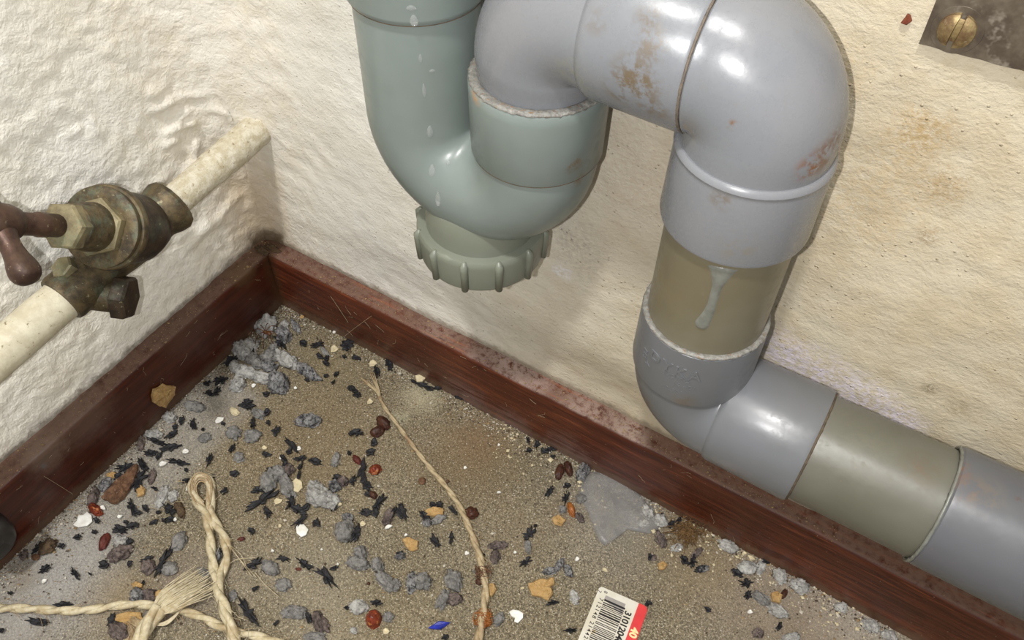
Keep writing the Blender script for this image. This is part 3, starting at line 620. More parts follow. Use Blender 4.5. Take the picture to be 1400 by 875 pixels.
M['blue'] = simple('blue_plastic', (34, 48, 160), (22, 32, 118), 300, .4, .0004, .5)
M['dark_red'] = simple('dark_red_bit', (96, 44, 34), (66, 30, 26), 260, .6, .0005, .5)

def frame(u, v, l, wd, ang):
    a = math.radians(ang); du, dv = math.cos(a), -math.sin(a)
    c = fl(u, v); A = (fl(u + du * l / 2, v + dv * l / 2) - fl(u - du * l / 2, v - dv * l / 2)) / 2
    B = (fl(u - dv * wd / 2, v + du * wd / 2) - fl(u + dv * wd / 2, v - du * wd / 2)) / 2
    return c, A, B
rnd = random.Random(7)
def flake(name, u, v, l, wd, ang, mat, th=.0007, jag=.38, N=16, curl=.0006):
    c, A, B = frame(u, v, l * 1.12, wd * 1.15, ang); ph = rnd.random() * 50; rings = [(1, 0), (1.0, .5), (.72, 1.0)]; V = []; F = []; rad = []
    for k in range(N): rad.append(max(.3, 1 + jag * noise.noise(V3((k * 1.9, ph, 0))) * 2.0 * (1 if k % 2 else .7) + (.16 if k % 3 == 0 else -.1)))
    lift = .0002 + .0004 * rnd.random()
    for f, h in rings:
        for k in range(N):
            a_ = 2 * math.pi * k / N; q = A * (math.cos(a_) * rad[k] * f) + B * (math.sin(a_) * rad[k] * f)
            z = curl * (1 + noise.noise(V3((q.x * 300, q.y * 300, ph)))) * f + th * h
            V.append((q.x, q.y, z + (lift if h else 0)))
    V.append((0, 0, th * 1.1 + curl * .6))
    for i in range(2):
        for k in range(N): F.append((i * N + k, i * N + (k + 1) % N, (i + 1) * N + (k + 1) % N, (i + 1) * N + k))
    for k in range(N): F.append((2 * N + k, 2 * N + (k + 1) % N, 3 * N))
    F.append(tuple(range(N))[::-1])
    return mesh(name, V, F, mat, smooth=False, loc=c)
ICO = None
def ico():
    global ICO
    if ICO is None:
        bm = bmesh.new(); bmesh.ops.create_icosphere(bm, subdivisions=4, radius=1); ICO = ([v.co.copy() for v in bm.verts], [tuple(v.index for v in f.verts) for f in bm.faces]); bm.free()
    return ICO
def clump(name, u, v, l, wd, ang, mat, h=.45, rough=.30, fr=2.0, z0=0.0):
    c, A, B = frame(u, v, l, wd, ang); H = min(A.length, B.length) * h * 1.6; ph = V3((rnd.random() * 40, rnd.random() * 40, 3)); V = []
    Vs, Fs = ico()
    for p in Vs:
        q = p * fr + ph; d = 1 + rough * (noise.noise(q) + .55 * noise.noise(q * 2.3) + .4 * noise.noise(q * 5.5) + .25 * noise.noise(q * 12))
        x, y, z = p.x * d, p.y * d, p.z * d
        w_ = A * x + B * y; V.append((w_.x, w_.y, max(0, z) * H * 1.15 + max(-.05, z) * .0 + z0))
    # drop the buried half
    F = [f for f in Fs if max(Vs[i].z for i in f) > -.06]; used = sorted({i for f in F for i in f}); ix = {a: b for b, a in enumerate(used)}
    return mesh(name, [V[i] for i in used], [tuple(ix[i] for i in f) for f in F], mat, loc=c)

def region(u, v):
    if v < 545 and u < 262 + 200 * 1 and u > 300 and u < 440: return 'in the heap at the room corner'
    if v < 560 and u >= 440: return 'close to the right skirting near the corner'
    if u > 690 and v < 770: return 'by the right skirting beside the grey film'
    if u > 860: return 'at the foot of the right skirting'
    if u > 560: return 'right of the thin twine' if u > 545 + (v - 560) * .45 else 'left of the thin twine'
    if u < 275 and v < 730: return 'between the left skirting and the twine loop'
    if u < 275: return 'near the level twine at the lower left'
    if v < 640: return 'on the bare floor below the corner heap'
    if v < 730: return 'in the middle of the floor right of the twine loop'
    return 'at the bottom right of the looped twine' if u < 480 else 'left of the thin twine near the bottom'
LATER = []
def put(kind, o, u, v, lab, cat, grp):
    if lab: return tag(o, lab, cat)
    LATER.append((o, u, v, cat, grp)); return o
MARKS = [(366, 463, 'the dead spider'), (275, 662, 'the top of the twine loop'), (160, 665, 'the bark fragment'), (114, 712, 'the largest white chip'), (513, 643, 'the orange-red chip'), (441, 682, 'the largest pale clump'), (422, 576, 'the lone speckled clump'),
         (505, 518, 'the split twine tip'), (577, 522, 'the cream chip on black'), (846, 695, 'the grey film'), (940, 727, 'the brown fibre tuft'), (741, 806, 'the largest ochre crumb'), (601, 856, 'the blue scrap'), (511, 848, 'the shiny seed shell'),
         (661, 785, 'the upper twine knot'), (663, 850, 'the lower twine knot'), (860, 840, 'the price tag'), (1061, 816, 'the square ochre crumb'), (446, 789, 'the knobbly black flake'), (412, 725, 'the round white chip'), (280, 800, 'the frayed twine end'),
         (178, 848, 'the wide ochre crumb'), (227, 818, 'the ochre crumb above the twine'), (143, 741, 'the red-brown chip'), (644, 702, 'the red-brown husk'), (640, 600, 'the brown floor stain'), (763, 775, 'the curled worm-like clump'), (55, 838, 'the left end of level twine'),
         (222, 541, 'the ochre crumb on the skirting'), (320, 860, 'the twine crossing'), (705, 843, 'the shell-like chip'), (600, 810, 'the stacked grey clumps'), (302, 745, 'the gap in the twine loop'), (383, 415, 'the floor corner'), (521, 585, 'the dark husk pair'), (1150, 840, 'the lower right skirting crumbs')]
def name_later():
    K = {}
    for it in LATER:
        o, u, v, cat, grp = it; d, mu, mv, mn = min(((u - a) ** 2 + (v - b) ** 2, a, b, c) for a, b, c in MARKS); ang = math.degrees(math.atan2(mv - v, u - mu)) % 360
        dr = ('right of', 'above and right of', 'above', 'above and left of', 'left of', 'below and left of', 'below', 'below and right of')[int((ang + 22.5) // 45) % 8]
        K.setdefault((grp, dr, mn), []).append((d, it))
    OR = ('', 'second', 'third', 'fourth', 'fifth', 'sixth', 'seventh', 'eighth')
    for (grp, dr, mn), L in K.items():
        L.sort(key=lambda x: x[0])
        for i, (d, (o, u, v, cat, g_)) in enumerate(L):
            s = ('%s %s %s' % (grp, dr, mn)) if len(L) == 1 else ('%s %s %s %s' % ((OR[i] + ' closest').strip(), grp, dr, mn))
            s = s.replace(' and ', '-') if len(s.split()) > 16 else s; tag(o, s, cat, grp + 's on the floor')
# black charred flakes: u, v, length, width, angle (degrees, in the picture's sense)
BL = '''415 470 9 8 20;433 472 14 6 10;437 488 9 6 -40;446 498 9 5 -40;302 521 15 10 10;284 525 9 6 10;296 537 13 7 45;286 538 9 6 0;338 554 17 10 0;364 540 9 6 20;475 473 15 12 40;479 532 7 5 -30;459 513 6 3 50;384 470 16 9 -50;373 440 6 4 0;342 480 12 8 -30;315 493 17 9 30;446 515 6 4 0;420 521 6 3 -20;471 489 5 4 0
249 576 10 6 60;265 581 14 7 -75;240 585 7 4 30;236 595 15 6 35;214 604 18 6 -20;207 621 16 7 10;233 613 27 8 12;218 625 10 5 50;244 633 24 7 -14;287 629 15 6 70;278 588 4 3 0;254 658 10 5 20;292 652 5 4 0;255 644 5 4 0;173 640 19 9 10;196 637 18 8 -55;189 658 24 12 50;163 652 12 7 20;181 694 20 8 -65;189 702 10 5 0;200 696 11 7 -50;217 702 6 4 0;233 698 18 11 -40;212 669 7 4 -20;211 715 12 4 25;225 713 6 5 0;234 711 11 6 20;182 720 14 7 20;164 725 18 9 0;173 715 6 4 0;177 744 13 7 60;130 728 7 5 0;107 735 9 6 20;85 747 8 6 0;52 750 17 5 45;133 713 8 6 -50;143 774 12 10 20;178 772 8 5 60;224 768 38 9 62;62 779 14 6 32;103 785 15 6 -50;86 828 20 6 5;54 851 27 9 -5;202 765 14 5 20;235 805 10 8 -30;3 863 7 6 0;154 850 18 9 70;124 786 5 2 -30;15 812 6 4 0;197 798 5 3 60
338 555 13 9 -15;365 565 9 6 30;346 580 13 6 80;367 579 6 5 0;378 590 12 8 45;306 580 5 4 0;318 615 12 5 60;364 622 10 7 -20;400 610 24 7 -48;396 618 10 6 50;388 628 10 6 -60;411 628 14 6 10;430 632 17 7 -18;411 639 10 4 50;409 650 12 4 80;486 593 17 6 5;511 606 9 8 0;507 619 12 7 25;478 620 5 5 0;483 658 13 6 70;496 643 20 11 80;501 663 18 10 -60;503 677 8 6 0;519 688 20 9 60;514 702 12 8 80;500 701 15 8 5;550 702 20 11 -65;539 701 13 5 70;320 649 12 7 0;307 672 10 6 50;352 671 13 7 15;360 684 34 9 30;366 701 16 8 -65;344 727 9 7 0;398 688 16 8 80;408 698 17 10 -20;418 696 12 7 40;411 713 17 7 55;433 716 11 9 30;456 696 10 6 40;461 654 10 7 0;488 730 22 8 75;372 643 14 5 15;488 541 9 6 0;390 637 9 6 70;546 758 8 5 20
347 772 20 9 35;388 764 16 6 -12;350 806 9 4 25;340 838 34 11 -56;378 853 8 4 40;418 773 20 8 -35;446 789 30 11 -44;457 778 11 4 20;515 825 14 8 -5;422 845 15 7 -70;595 741 17 9 -60;617 736 14 5 85;609 872 8 7 0;580 706 16 9 -60;474 832 5 4 0
592 691 8 7 0;601 691 9 7 20;619 698 12 6 -50;751 672 13 7 50;773 682 16 7 80;775 665 9 7 0;724 730 14 10 40;719 769 13 8 40;757 825 13 5 10;779 863 13 5 -5;732 720 4 3 0
722 603 9 4 -80;734 609 10 6 70;723 617 7 5 0;742 617 8 5 -50;751 616 13 7 30;756 625 6 4 0;888 762 8 5 80;935 766 13 8 -60;947 768 15 8 70;917 718 10 7 40;927 713 10 5 50;956 779 13 7 20;1007 785 15 7 -30;1020 799 14 8 10;1022 815 13 8 60;1047 769 10 6 0;1065 857 11 6 60;967 834 9 5 -40;886 826 9 7 60
532 499 16 8 -70;515 509 14 7 -80;484 534 12 6 -50;490 541 8 5 -20;487 490 10 6 -20;447 491 8 5 60;577 528 24 5 -22;598 532 9 4 0;629 545 14 3 -12;461 513 6 3 50;456 524 6 3 50;905 707 9 6 30;1037 775 6 5 20;660 760 5 4 0'''
for it in BL.replace('\n', ';').split(';'):
    u, v, l, wd, a = map(float, it.split())
    big = {(224, 768): 'long black charred flake standing above the ochre crumbs at lower left', (360, 684): 'long straight black flake pointing at the pale dust clump', (446, 789): 'thick knobbly black flake, largest left of the thin twine', (340, 838): 'black charred sliver just right of the looped twine near the bottom',
           (418, 773): 'narrow black flake touching the thick knobbly one', (233, 613): 'long ragged black flake nearest the upper left skirting', (54, 851): 'broad black flake just under the level twine at far left', (86, 828): 'thin ragged black flake just above the level twine',
           (577, 528): 'thin black sliver under the cream chip by the right skirting', (400, 610): 'slender black flake with a white dot at its tip', (550, 702): 'frayed black flake left of the thin twine beside the brown-grey husk', (347, 772): 'black flake crossed by a pale twine fibre'}.get((int(u), int(v)))
    o = flake('charred_flake', u, v, l, wd, a, M['char'], jag=.58 if l > 12 else .42, N=24 if l > 12 else 14)
    put('f', o, u, v, big, 'flake', ('small black flake' if l < 12 else 'large black flake'))
# clumps: u v l w angle material height label
CL = '''364 447 28 22 40 fluff_light .6;389 446 14 11 80 fluff_light .6;388 461 20 17 0 fluff_speck .9 black and grey speckled clump at the top of the corner heap;331 480 26 20 -40 fluff_light .6;342 473 22 16 20 fluff_light .4;392 493 34 17 -30 fluff_light .7 smooth pale grey finger of dust on the corner heap;368 489 22 14 10 fluff_grey .6;421 509 34 14 -32 fluff_speck .6 speckled grey dust clump farthest right of the corner heap;321 502 14 14 0 fluff_light .6;337 509 34 15 -15 fluff_light .5;326 527 22 15 25 fluff_light .7;358 517 28 14 -10 fluff_light .5;382 527 26 24 40 fluff_speck .9 round dark speckled clump at the foot of the corner heap;368 502 22 12 0 fluff_speck .6;404 446 20 8 -58 fluff_speck .5;352 498 16 12 0 fluff_grey .5;345 490 18 12 20 fluff_grey .5;374 476 14 10 40 fluff_grey .6;444 481 15 7 -45 fluff_grey .5
266 556 27 13 -10 fluff_grey .4;233 571 17 14 0 fluff_light .5;211 595 24 12 -5 fluff_light .5;280 599 17 11 20 fluff_grey .4;193 607 19 9 80 fluff_purple .6;145 662 22 12 45 fluff_speck .5;208 652 20 9 75 fluff_purple .6 dark brown husk right of the bark fragment;222 679 30 13 65 fluff_light .4 pale ring-shaped web clump left of the twine loop;237 678 16 12 60 fluff_light .4;246 697 24 12 -70 fluff_brown .5 curled brown-grey clump left of the twine loop;245 740 27 17 60 fluff_grey .45 oval grey dust clump left of the looped twine;165 757 34 16 25 fluff_purple .6 long purple-grey clump below the red-brown chip;164 740 19 16 20 fluff_light .25;66 748 28 15 35 fluff_brown .6 olive-brown pebble clump near the left skirting;49 762 11 8 20 bark .5;33 759 15 9 60 fluff_purple .6;203 775 20 17 60 fluff_purple .4
353 566 18 12 -20 fluff_grey .5;422 576 34 16 5 fluff_speck .5 wide black and grey speckled clump alone below the corner heap;320 592 20 17 0 fluff_grey .35;345 597 22 16 20 fluff_grey .5;327 625 14 13 0 fluff_grey .4;368 659 30 20 60 fluff_grey .8 round grey dust clump capped by black flakes;381 648 20 16 0 fluff_grey .8;395 643 15 13 40 fluff_purple .8;393 666 30 18 -70 fluff_grey .7 smooth oval grey clump left of the cream chip;431 668 20 17 0 fluff_light .7;441 682 40 24 -12 fluff_light .7 largest pale grey dust clump in the middle of the floor;455 687 20 18 0 fluff_light .6;458 666 16 14 0 fluff_speck .8;469 659 15 12 20 fluff_purple .7;459 629 19 10 65 fluff_grey .7 small oval grey clump above the largest pale clump;476 709 13 12 0 fluff_speck .8;472 728 28 25 50 fluff_grey .8 round grey clump with a black flake along its right side;321 563 14 9 -30 cream_chip .5;531 707 24 12 70 fluff_purple .6 upright brown-grey husk above a white chip
188 816 22 17 70 fluff_speck .7;206 815 18 17 0 fluff_purple .6;202 776 18 16 0 fluff_purple .4;232 778 22 16 30 fluff_grey .35;206 842 18 12 0 fluff_grey .5;163 863 28 22 -30 fluff_purple .6 purple-grey clump at the bottom beside the wide ochre crumb;298 759 18 11 70 fluff_speck .6 dark clump held between the two legs of the looped twine;370 777 26 18 -30 fluff_grey .5;388 800 21 16 0 fluff_grey .5;394 838 20 14 10 fluff_grey .4;279 783 18 12 -30 fluff_grey .5;318 815 15 10 70 fluff_grey .4
406 838 30 17 -5 fluff_grey .6 oval grey clump at the bottom with a black flake at its right end;438 852 28 18 -60 fluff_purple .5;430 872 30 14 5 fluff_grey .5;493 758 20 17 75 fluff_grey .8;490 771 29 17 -10 fluff_grey .8 heart-shaped grey dust clump left of the thin twine;516 774 18 15 -60 fluff_grey .8;528 795 34 17 -45 fluff_grey .8 long bent grey dust clump in the bottom row;539 800 18 14 20 fluff_grey .7;564 797 26 15 80 fluff_speck .7;578 796 23 21 0 fluff_grey .8 round smooth grey clump, right end of the bottom row;620 795 26 22 -60 fluff_grey .8 grey clump sitting on a brown one left of the thin twine;606 820 26 14 65 fluff_grey .7;622 820 20 15 10 fluff_purple .8;490 830 24 18 0 fluff_light .35;531 844 14 13 0 fluff_grey .6;484 862 10 9 0 fluff_light .4;547 761 13 9 10 fluff_speck .7;600 710 20 9 30 fluff_grey .6;584 715 12 10 0 fluff_speck .6
681 746 25 10 5 fluff_purple .7;677 762 18 12 80 fluff_purple .7 purple-brown clump shaped like a T right of the thin twine;722 748 18 9 -80 fluff_grey .4;752 781 20 9 10 fluff_speck .9;765 772 18 9 60 fluff_speck .9 curled grey worm-like clump above the large ochre crumb;777 781 18 10 -65 fluff_speck .8;682 847 18 12 65 fluff_grey .6;785 817 18 12 -70 fluff_light .4;769 697 10 9 0 fluff_grey .7;792 708 15 9 -45 fluff_purple .7;653 781 10 8 0 fluff_speck .5
797 646 24 15 60 fluff_speck .7;794 682 14 12 0 fluff_grey .5;886 701 22 15 -60 fluff_light .6;903 712 19 15 -40 fluff_light .6 palest round clump between the grey film and right skirting;880 716 18 10 0 fluff_light .4;903 738 22 12 -60 fluff_purple .7;925 749 16 10 20 fluff_light .5;893 763 9 7 0 fluff_purple .6
995 747 26 14 -25 fluff_light .6 white oval clump pressed against the right skirting;1022 777 25 16 -10 fluff_light .5;1040 775 18 13 70 fluff_light .4;1066 788 22 16 -60 fluff_light .5;1092 802 28 16 -25 fluff_light .6 large white oval clump farther along the right skirting;1040 819 26 12 -40 fluff_grey .7;1063 836 30 13 -30 fluff_light .8 smooth pale lozenge clump below the small ochre crumb;1080 873 26 13 15 fluff_light .7 pale clump at the very bottom edge, lower right;1036 866 16 12 0 fluff_purple .5;1150 831 20 12 -20 fluff_light .5;1190 856 26 15 -30 fluff_light .5;1216 870 22 13 -30 fluff_light .5;960 778 18 9 15 fluff_speck .6;952 757 18 8 40 fluff_purple .6
524 579 20 14 -40 brown_husk .6;516 591 19 12 20 brown_husk .6 dark brown husk pair beside the upper part of the thin twine;488 629 15 8 -45 dark_red .7 smooth red-brown seed left of the thin twine;510 677 12 9 -30 brown_husk .6;765 645 20 11 75 brown_husk .6;777 641 20 10 -70 brown_husk .7;644 702 19 15 0 brown_husk .6 red-brown husk touching the thin twine on its right;577 658 10 9 0 bark .5;612 658 5 4 0 bark .5;143 741 24 11 65 dark_red .6 red-brown chip between the white chip and purple-grey clump;128 682 27 12 70 fluff_purple .7;1072 812 13 8 70 brown_husk .6;408 778 8 4 0 dark_red .5;660 851 12 22 80 amber .5;657 795 13 9 10 brown_husk .5;781 697 20 9 -70 amber .6 amber bit at the edge of the grey film;330 737 10 5 15 dark_red .5;504 798 4 4 0 brown_husk .6'''
for it in CL.replace('\n', ';').split(';'):
    f = it.split(' ', 7); u, v, l, wd, a = map(float, f[:5]); mt = f[5]; h = float(f[6]); lab = f[7] if len(f) > 7 else None
    nm, gl, cat = {'fluff_light': ('dust_clump', 'pale grey dust clump', 'dust clump'), 'fluff_grey': ('dust_clump', 'mid-grey dust clump', 'dust clump'), 'fluff_speck': ('dust_clump', 'black-speckled grey dust clump', 'dust clump'),
                   'fluff_purple': ('dirt_clump', 'purple-brown clump of dirt', 'dirt clump'), 'fluff_brown': ('dirt_clump', 'brown clump of dirt', 'dirt clump'), 'bark': ('wood_crumb', 'pinkish brown crumb', 'crumb'),
                   'cream_chip': ('plaster_crumb', 'cream plaster crumb', 'crumb'), 'brown_husk': ('seed_husk', 'dark brown seed husk', 'husk'), 'dark_red': ('seed_husk', 'red-brown seed husk', 'husk'), 'amber': ('amber_crumb', 'amber-coloured crumb', 'crumb')}[mt]
    o = clump(nm, u, v, l * 1.06, wd * 1.06, a, M[mt], h, rough=.34 if 'fluff' in mt else .2)
    put('c', o, u, v, lab, cat, gl)
# white and cream chips
WH = '''347 528 6 4 20 w;404 531 4 3 0 w;457 455 4 3 0 w;457 478 9 8 0 c;413 434 5 4 0 o;254 618 8 5 0 w;223 635 10 5 15 w;258 668 6 6 0 w;164 707 6 4 20 w;298 576 6 6 0 w;189 648 6 4 20 w;240 711 4 4 0 w;141 695 7 5 -30 w;300 575 11 6 25 w;380 686 10 7 20 c;409 614 5 5 0 w;506 550 7 6 0 c;531 721 9 4 10 w;496 717 7 6 0 c;362 613 6 5 0 c;373 754 4 3 0 w;555 732 4 3 0 w;465 690 5 4 0 c;383 720 4 4 0 c;384 627 4 3 0 w;61 795 7 4 30 w;228 807 5 4 0 w;510 498 9 8 0 c;638 757 5 5 0 w;704 756 4 3 0 w;789 765 5 5 0 w;827 780 7 4 -30 c;714 805 5 3 0 c;928 751 6 4 -30 w;1025 837 6 5 -20 w;1017 757 6 4 0 c;1042 760 4 3 0 w;636 640 4 3 0 w;528 864 8 7 0 c;682 609 3 3 0 w;682 674 5 2 0 w;462 772 3 3 0 w;640 757 3 3 0 w;440 752 3 2 0 w'''
for it in WH.replace('\n', ';').split(';'):
    f = it.split(); u, v, l, wd, a = map(float, f[:5]); mt = {'w': 'paint_white', 'c': 'cream_chip', 'o': 'ochre'}[f[5]]
    o = flake('paint_chip', u, v, l, wd, a, M[mt], th=.0005, jag=.15, N=8, curl=.0003)
    put('w', o, u, v, None, 'chip', {'w': 'tiny white paint chip', 'c': 'tiny cream plaster chip', 'o': 'tiny orange crumb'}[f[5]])
name_later()
def pchip(name, px, th, mat, lab, cat, jag=.0, bump=0, h0=.0002, bow=0):
    o = poly_chip(name, [fl(u, v) + V3((0, 0, h0)) for u, v in px], (0, 0, 1), th, M[mat], jag, bump, bow=bow); return tag(o, lab, cat)
pchip('paint_chip', [(101, 719), (108, 722), (120, 720), (127, 714), (126, 706), (120, 701), (115, 705), (108, 706), (106, 713)], .0008, 'paint_white', 'largest white paint chip, near the left skirting', 'chip', bow=.0003)
pchip('paint_chip', [(405, 719), (406, 730), (412, 735), (419, 732), (422, 725), (416, 718), (410, 718)], .0010, 'paint_white', 'round white paint chip in the middle of the floor', 'chip')
pchip('paint_chip', [(696, 838), (699, 843), (704, 846), (703, 851), (708, 853), (715, 846), (715, 840), (709, 836), (701, 835)], .0011, 'paint_white', 'white shell-like chip right of the thin twine, near the tag', 'chip', bow=.0005)
pchip('plaster_chip', [(399, 660), (401, 672), (408, 674), (414, 668), (413, 659), (405, 655)], .0011, 'cream_chip', 'cream plaster chip beside the smooth oval grey clump', 'chip', .1, .0003)
pchip('plaster_chip', [(568, 516), (570, 524), (578, 524), (582, 519), (575, 514)], .0012, 'cream_chip', 'cream chip on a thin black sliver near the right skirting', 'chip', .1, .0002, .0009)
for px, lab in (([(722, 799), (735, 793), (748, 794), (756, 790), (758, 800), (752, 804), (757, 813), (750, 822), (740, 818), (728, 815), (723, 808)], 'largest flat ochre foam crumb, left of the price tag'),
        ([(214, 811), (228, 806), (243, 810), (240, 822), (226, 829), (214, 824)], 'ochre foam crumb behind the frayed twine end, above the level twine'), ([(160, 843), (176, 838), (194, 839), (197, 849), (188, 858), (170, 855), (160, 850)], 'wide ochre foam crumb just below the level twine'),
        ([(181, 800), (188, 796), (196, 800), (194, 804), (183, 805)], 'small ochre crumb above the level twine'), ([(550, 738), (560, 736), (571, 741), (571, 752), (562, 755), (554, 747)], 'pale ochre crumb left of the thin twine'),
        ([(582, 699), (592, 694), (606, 696), (606, 705), (592, 707), (583, 706)], 'ochre crumb under small black flakes beside the thin twine'), ([(754, 710), (764, 705), (773, 712), (768, 720), (758, 718)], 'small ochre crumb left of the grey film'),
        ([(668, 800), (675, 798), (679, 807), (672, 817), (667, 812)], 'ochre crumb touching the lower part of the thin twine'), ([(899, 772), (906, 768), (912, 774), (907, 780), (900, 779)], 'small ochre crumb below the grey film'),
        ([(1053, 812), (1062, 809), (1069, 815), (1066, 825), (1055, 823)], 'square ochre crumb near the right skirting'), ([(146, 651), (155, 646), (162, 650), (158, 655), (149, 654)], 'small ochre crumb above the bark fragment'),
        ([(187, 671), (194, 665), (200, 670), (197, 678), (189, 680)], 'small round ochre crumb right of the bark fragment')):
    pchip('foam_crumb', px, .0022 if 'argest' in lab or 'wide' in lab or 'behind' in lab else .0014, 'ochre', lab, 'foam crumb', .16, .0010)
tag(poly_chip('foam_crumb', [on(u, v, 0, T_ + .0006) for u, v in ((206, 540), (209, 532), (217, 528), (222, 524), (229, 527), (238, 527), (236, 538), (230, 546), (224, 556), (215, 553), (208, 549))], (1, 0, 0), .0022, M['ochre'], .10, .0010), 'ochre foam crumb stuck to the face of the left skirting', 'foam crumb')
tag(poly_chip('bark_fragment', [fl(u, v) + V3((0, 0, .0003)) for u, v in ((139, 684), (150, 672), (160, 660), (172, 652), (182, 641), (190, 636), (189, 647), (184, 660), (178, 672), (170, 682), (160, 690), (150, 688))], (0, 0, 1), .0030, M['bark'], .12, .0022), 'large flaky brown bark fragment near the left skirting', 'bark')
tag(clump('orange_chip', 131, 698, 21, 14, -40, M['red_husk'], .8, .3), 'orange-red chip beside the largest white chip', 'chip')
tag(clump('orange_chip', 513, 643, 17, 13, 10, M['red_husk'], .6, .3), 'orange-red chip left of the thin twine, beside black flakes', 'chip')
tag(clump('seed_shell', 511, 848, 25, 21, 70, M['red_husk'], 1.0, .12), 'shiny red-brown seed shell at the bottom of the floor', 'shell')
tag(flake('plastic_scrap', 601, 856, 23, 8, 14, M['blue'], .0012, .12, 12), 'bright blue plastic scrap near the bottom centre', 'scrap')
for (u, v, l, wd, a) in ((343, 453, 14, 6, 60), (328, 462, 15, 6, 50), (318, 473, 12, 5, 55), (335, 460, 10, 4, 40), (352, 446, 9, 4, 50)):
    tag(flake('wood_splinter', u, v, l, wd, a, M['bark'], .0010, .2, 10), {352: 'short brown splinter nearest the floor corner', 343: 'brown splinter left of the pale clump by the corner', 335: 'tiny brown splinter in the middle of the splinter row', 328: 'longest brown splinter of the row along the left skirting', 318: 'brown splinter farthest down the left skirting from the corner'}[u], 'splinter', 'wood splinters by the corner')
# grey film scrap by the right skirting
def film():
    t = NT('grey_film'); n_ = t.noise(90, 5, .7); c = t.mix(t.ramp(n_, .35, .65), srgb((160, 158, 154)), srgb((128, 126, 124)))
    t.out(c, .35, ((t.noise(160, 4), .001, .6),), spec=.5); t.setin(t.b, 'Alpha', t.ramp(n_, .3, .7, .22, .72)); return t.m
M['film'] = film()
P = [(808, 646), (797, 658), (790, 676), (797, 688), (804, 702), (812, 724), (818, 738), (826, 746), (836, 741), (848, 732), (858, 724), (872, 727), (888, 730), (900, 724), (903, 712), (893, 700), (886, 690), (874, 676), (858, 664), (840, 652), (822, 645)]
c = fl(848, 692); V = [V3((0, 0, .0012))]; F = []; K = 7
for k in range(1, K + 1):
    for i, (u, v) in enumerate(P):
        q = (fl(u, v) - c) * (k / K); V.append(V3((q.x, q.y, .0003 + .0011 * (1 + noise.noise((q + c) * 160)) * (1 - (k / K) ** 3))))
n = len(P)
for i in range(n): F.append((0, 1 + i, 1 + (i + 1) % n))
for k in range(K - 1):
    for i in range(n): F.append((1 + k * n + i, 1 + k * n + (i + 1) % n, 1 + (k + 1) * n + (i + 1) % n, 1 + (k + 1) * n + i))
me = mesh('film_scrap', V, F, M['film'], loc=c); tag(me, 'thin translucent grey film scrap lying by the right skirting', 'film')
sm = me.modifiers.new('s', 'SOLIDIFY'); sm.thickness = .00015
# fibrous brown tuft
M['tuft'] = simple('brown_tuft', (120, 92, 56), (78, 58, 36), 400, .9)
def hairs(name, px, n, ln, mat, r=.00013, z=.0004, up=.0015, spread=14, ang=None, seed=1):
    R_ = random.Random(seed); b = MB()
    for i in range(n):
        u, v = px[R_.randrange(len(px))] if isinstance(px, list) else px; u += R_.gauss(0, spread); v += R_.gauss(0, spread * .8)
        p = fl(u, v); a = R_.random() * 6.28 if ang is None else ang + R_.gauss(0, .4); L_ = ln * (.5 + R_.random()); d = V3((math.cos(a), math.sin(a), 0)); s_ = V3((-d.y, d.x, 0)) * R_.gauss(0, .3)
        pts = [p + d * (L_ * f) + s_ * (L_ * f * f) + V3((0, 0, z + up * math.sin(math.pi * f) * R_.random())) for f in (0, .33, .66, 1)]
        b.add(*sweep_data([(q, r) for q in pts], 4, False))
    return b.build(name, mat)
tag(hairs('fibre_tuft', (940, 728), 170, .0045, M['tuft'], .00018, .0006, .003, 11, seed=3), 'matted tuft of brown fibres against the right skirting', 'tuft', kind='stuff')
# sand grains and crumbs nobody could count
def grains(name, n, mat, size, px_fn, seed):
    R_ = random.Random(seed); b = MB(); T4 = [(1, 1, 1), (1, -1, -1), (-1, 1, -1), (-1, -1, 1)]
    O6 = [(1, 0, 0), (-1, 0, 0), (0, 1, 0), (0, -1, 0), (0, 0, 1), (0, 0, -1)]; OF = [(0, 2, 4), (2, 1, 4), (1, 3, 4), (3, 0, 4), (2, 0, 5), (1, 2, 5), (3, 1, 5), (0, 3, 5)]
    V = []; F = []
    for i in range(n):
        p = px_fn(R_); s = size * math.exp(R_.gauss(0, .45)); k = len(V); a = R_.random() * 6.28; ca, sa = math.cos(a), math.sin(a); e = .6 + R_.random() * .8
        for x, y, z in O6: V.append((p[0] + (x * ca - y * sa * e) * s, p[1] + (x * sa + y * ca * e) * s, max(0, p[2] + z * s * .7 + s * .3)))
        F += [tuple(j + k for j in f) for f in OF]
    me = bpy.data.meshes.new(name); me.from_pydata(V, [], F); me.materials.append(mat); o = bpy.data.objects.new(name, me); COL.objects.link(o); return o
def anywhere(R_):
    while True:
        x = T_ + R_.random() * .36; y = -T_ - R_.random() * .21
        if 0 < (V3((x, y, 0)) - CAM_C).dot(CR[2]): return (x, y, 0)
def skirt(R_):
    e = abs(R_.gauss(0, .007))
    return (T_ + e, -T_ - R_.random() * .20, 0) if R_.random() < .45 else (T_ + R_.random() * .36, -T_ - e, 0)
def skirt_r(R_):
    e = abs(R_.gauss(0, .012)); return (T_ + .15 + R_.random() * .2, -T_ - e, 0)
def ledge(R_):
    return (R_.random() * T_, -R_.random() * .2, H_) if R_.random() < .35 else (R_.random() * .33, -R_.random() * T_, H_)
g1 = simple('pale_sand', (196, 190, 176), (168, 160, 142), 200, .8); g2 = simple('dark_sand', (84, 70, 54), (60, 50, 42), 200, .8); g3 = simple('brown_sand', (150, 126, 88), (124, 104, 76), 200, .8)
tag(grains('sand_grains', 5200, g1, .00019, anywhere, 1), 'pale sand grains scattered over the concrete floor', 'sand', kind='stuff')
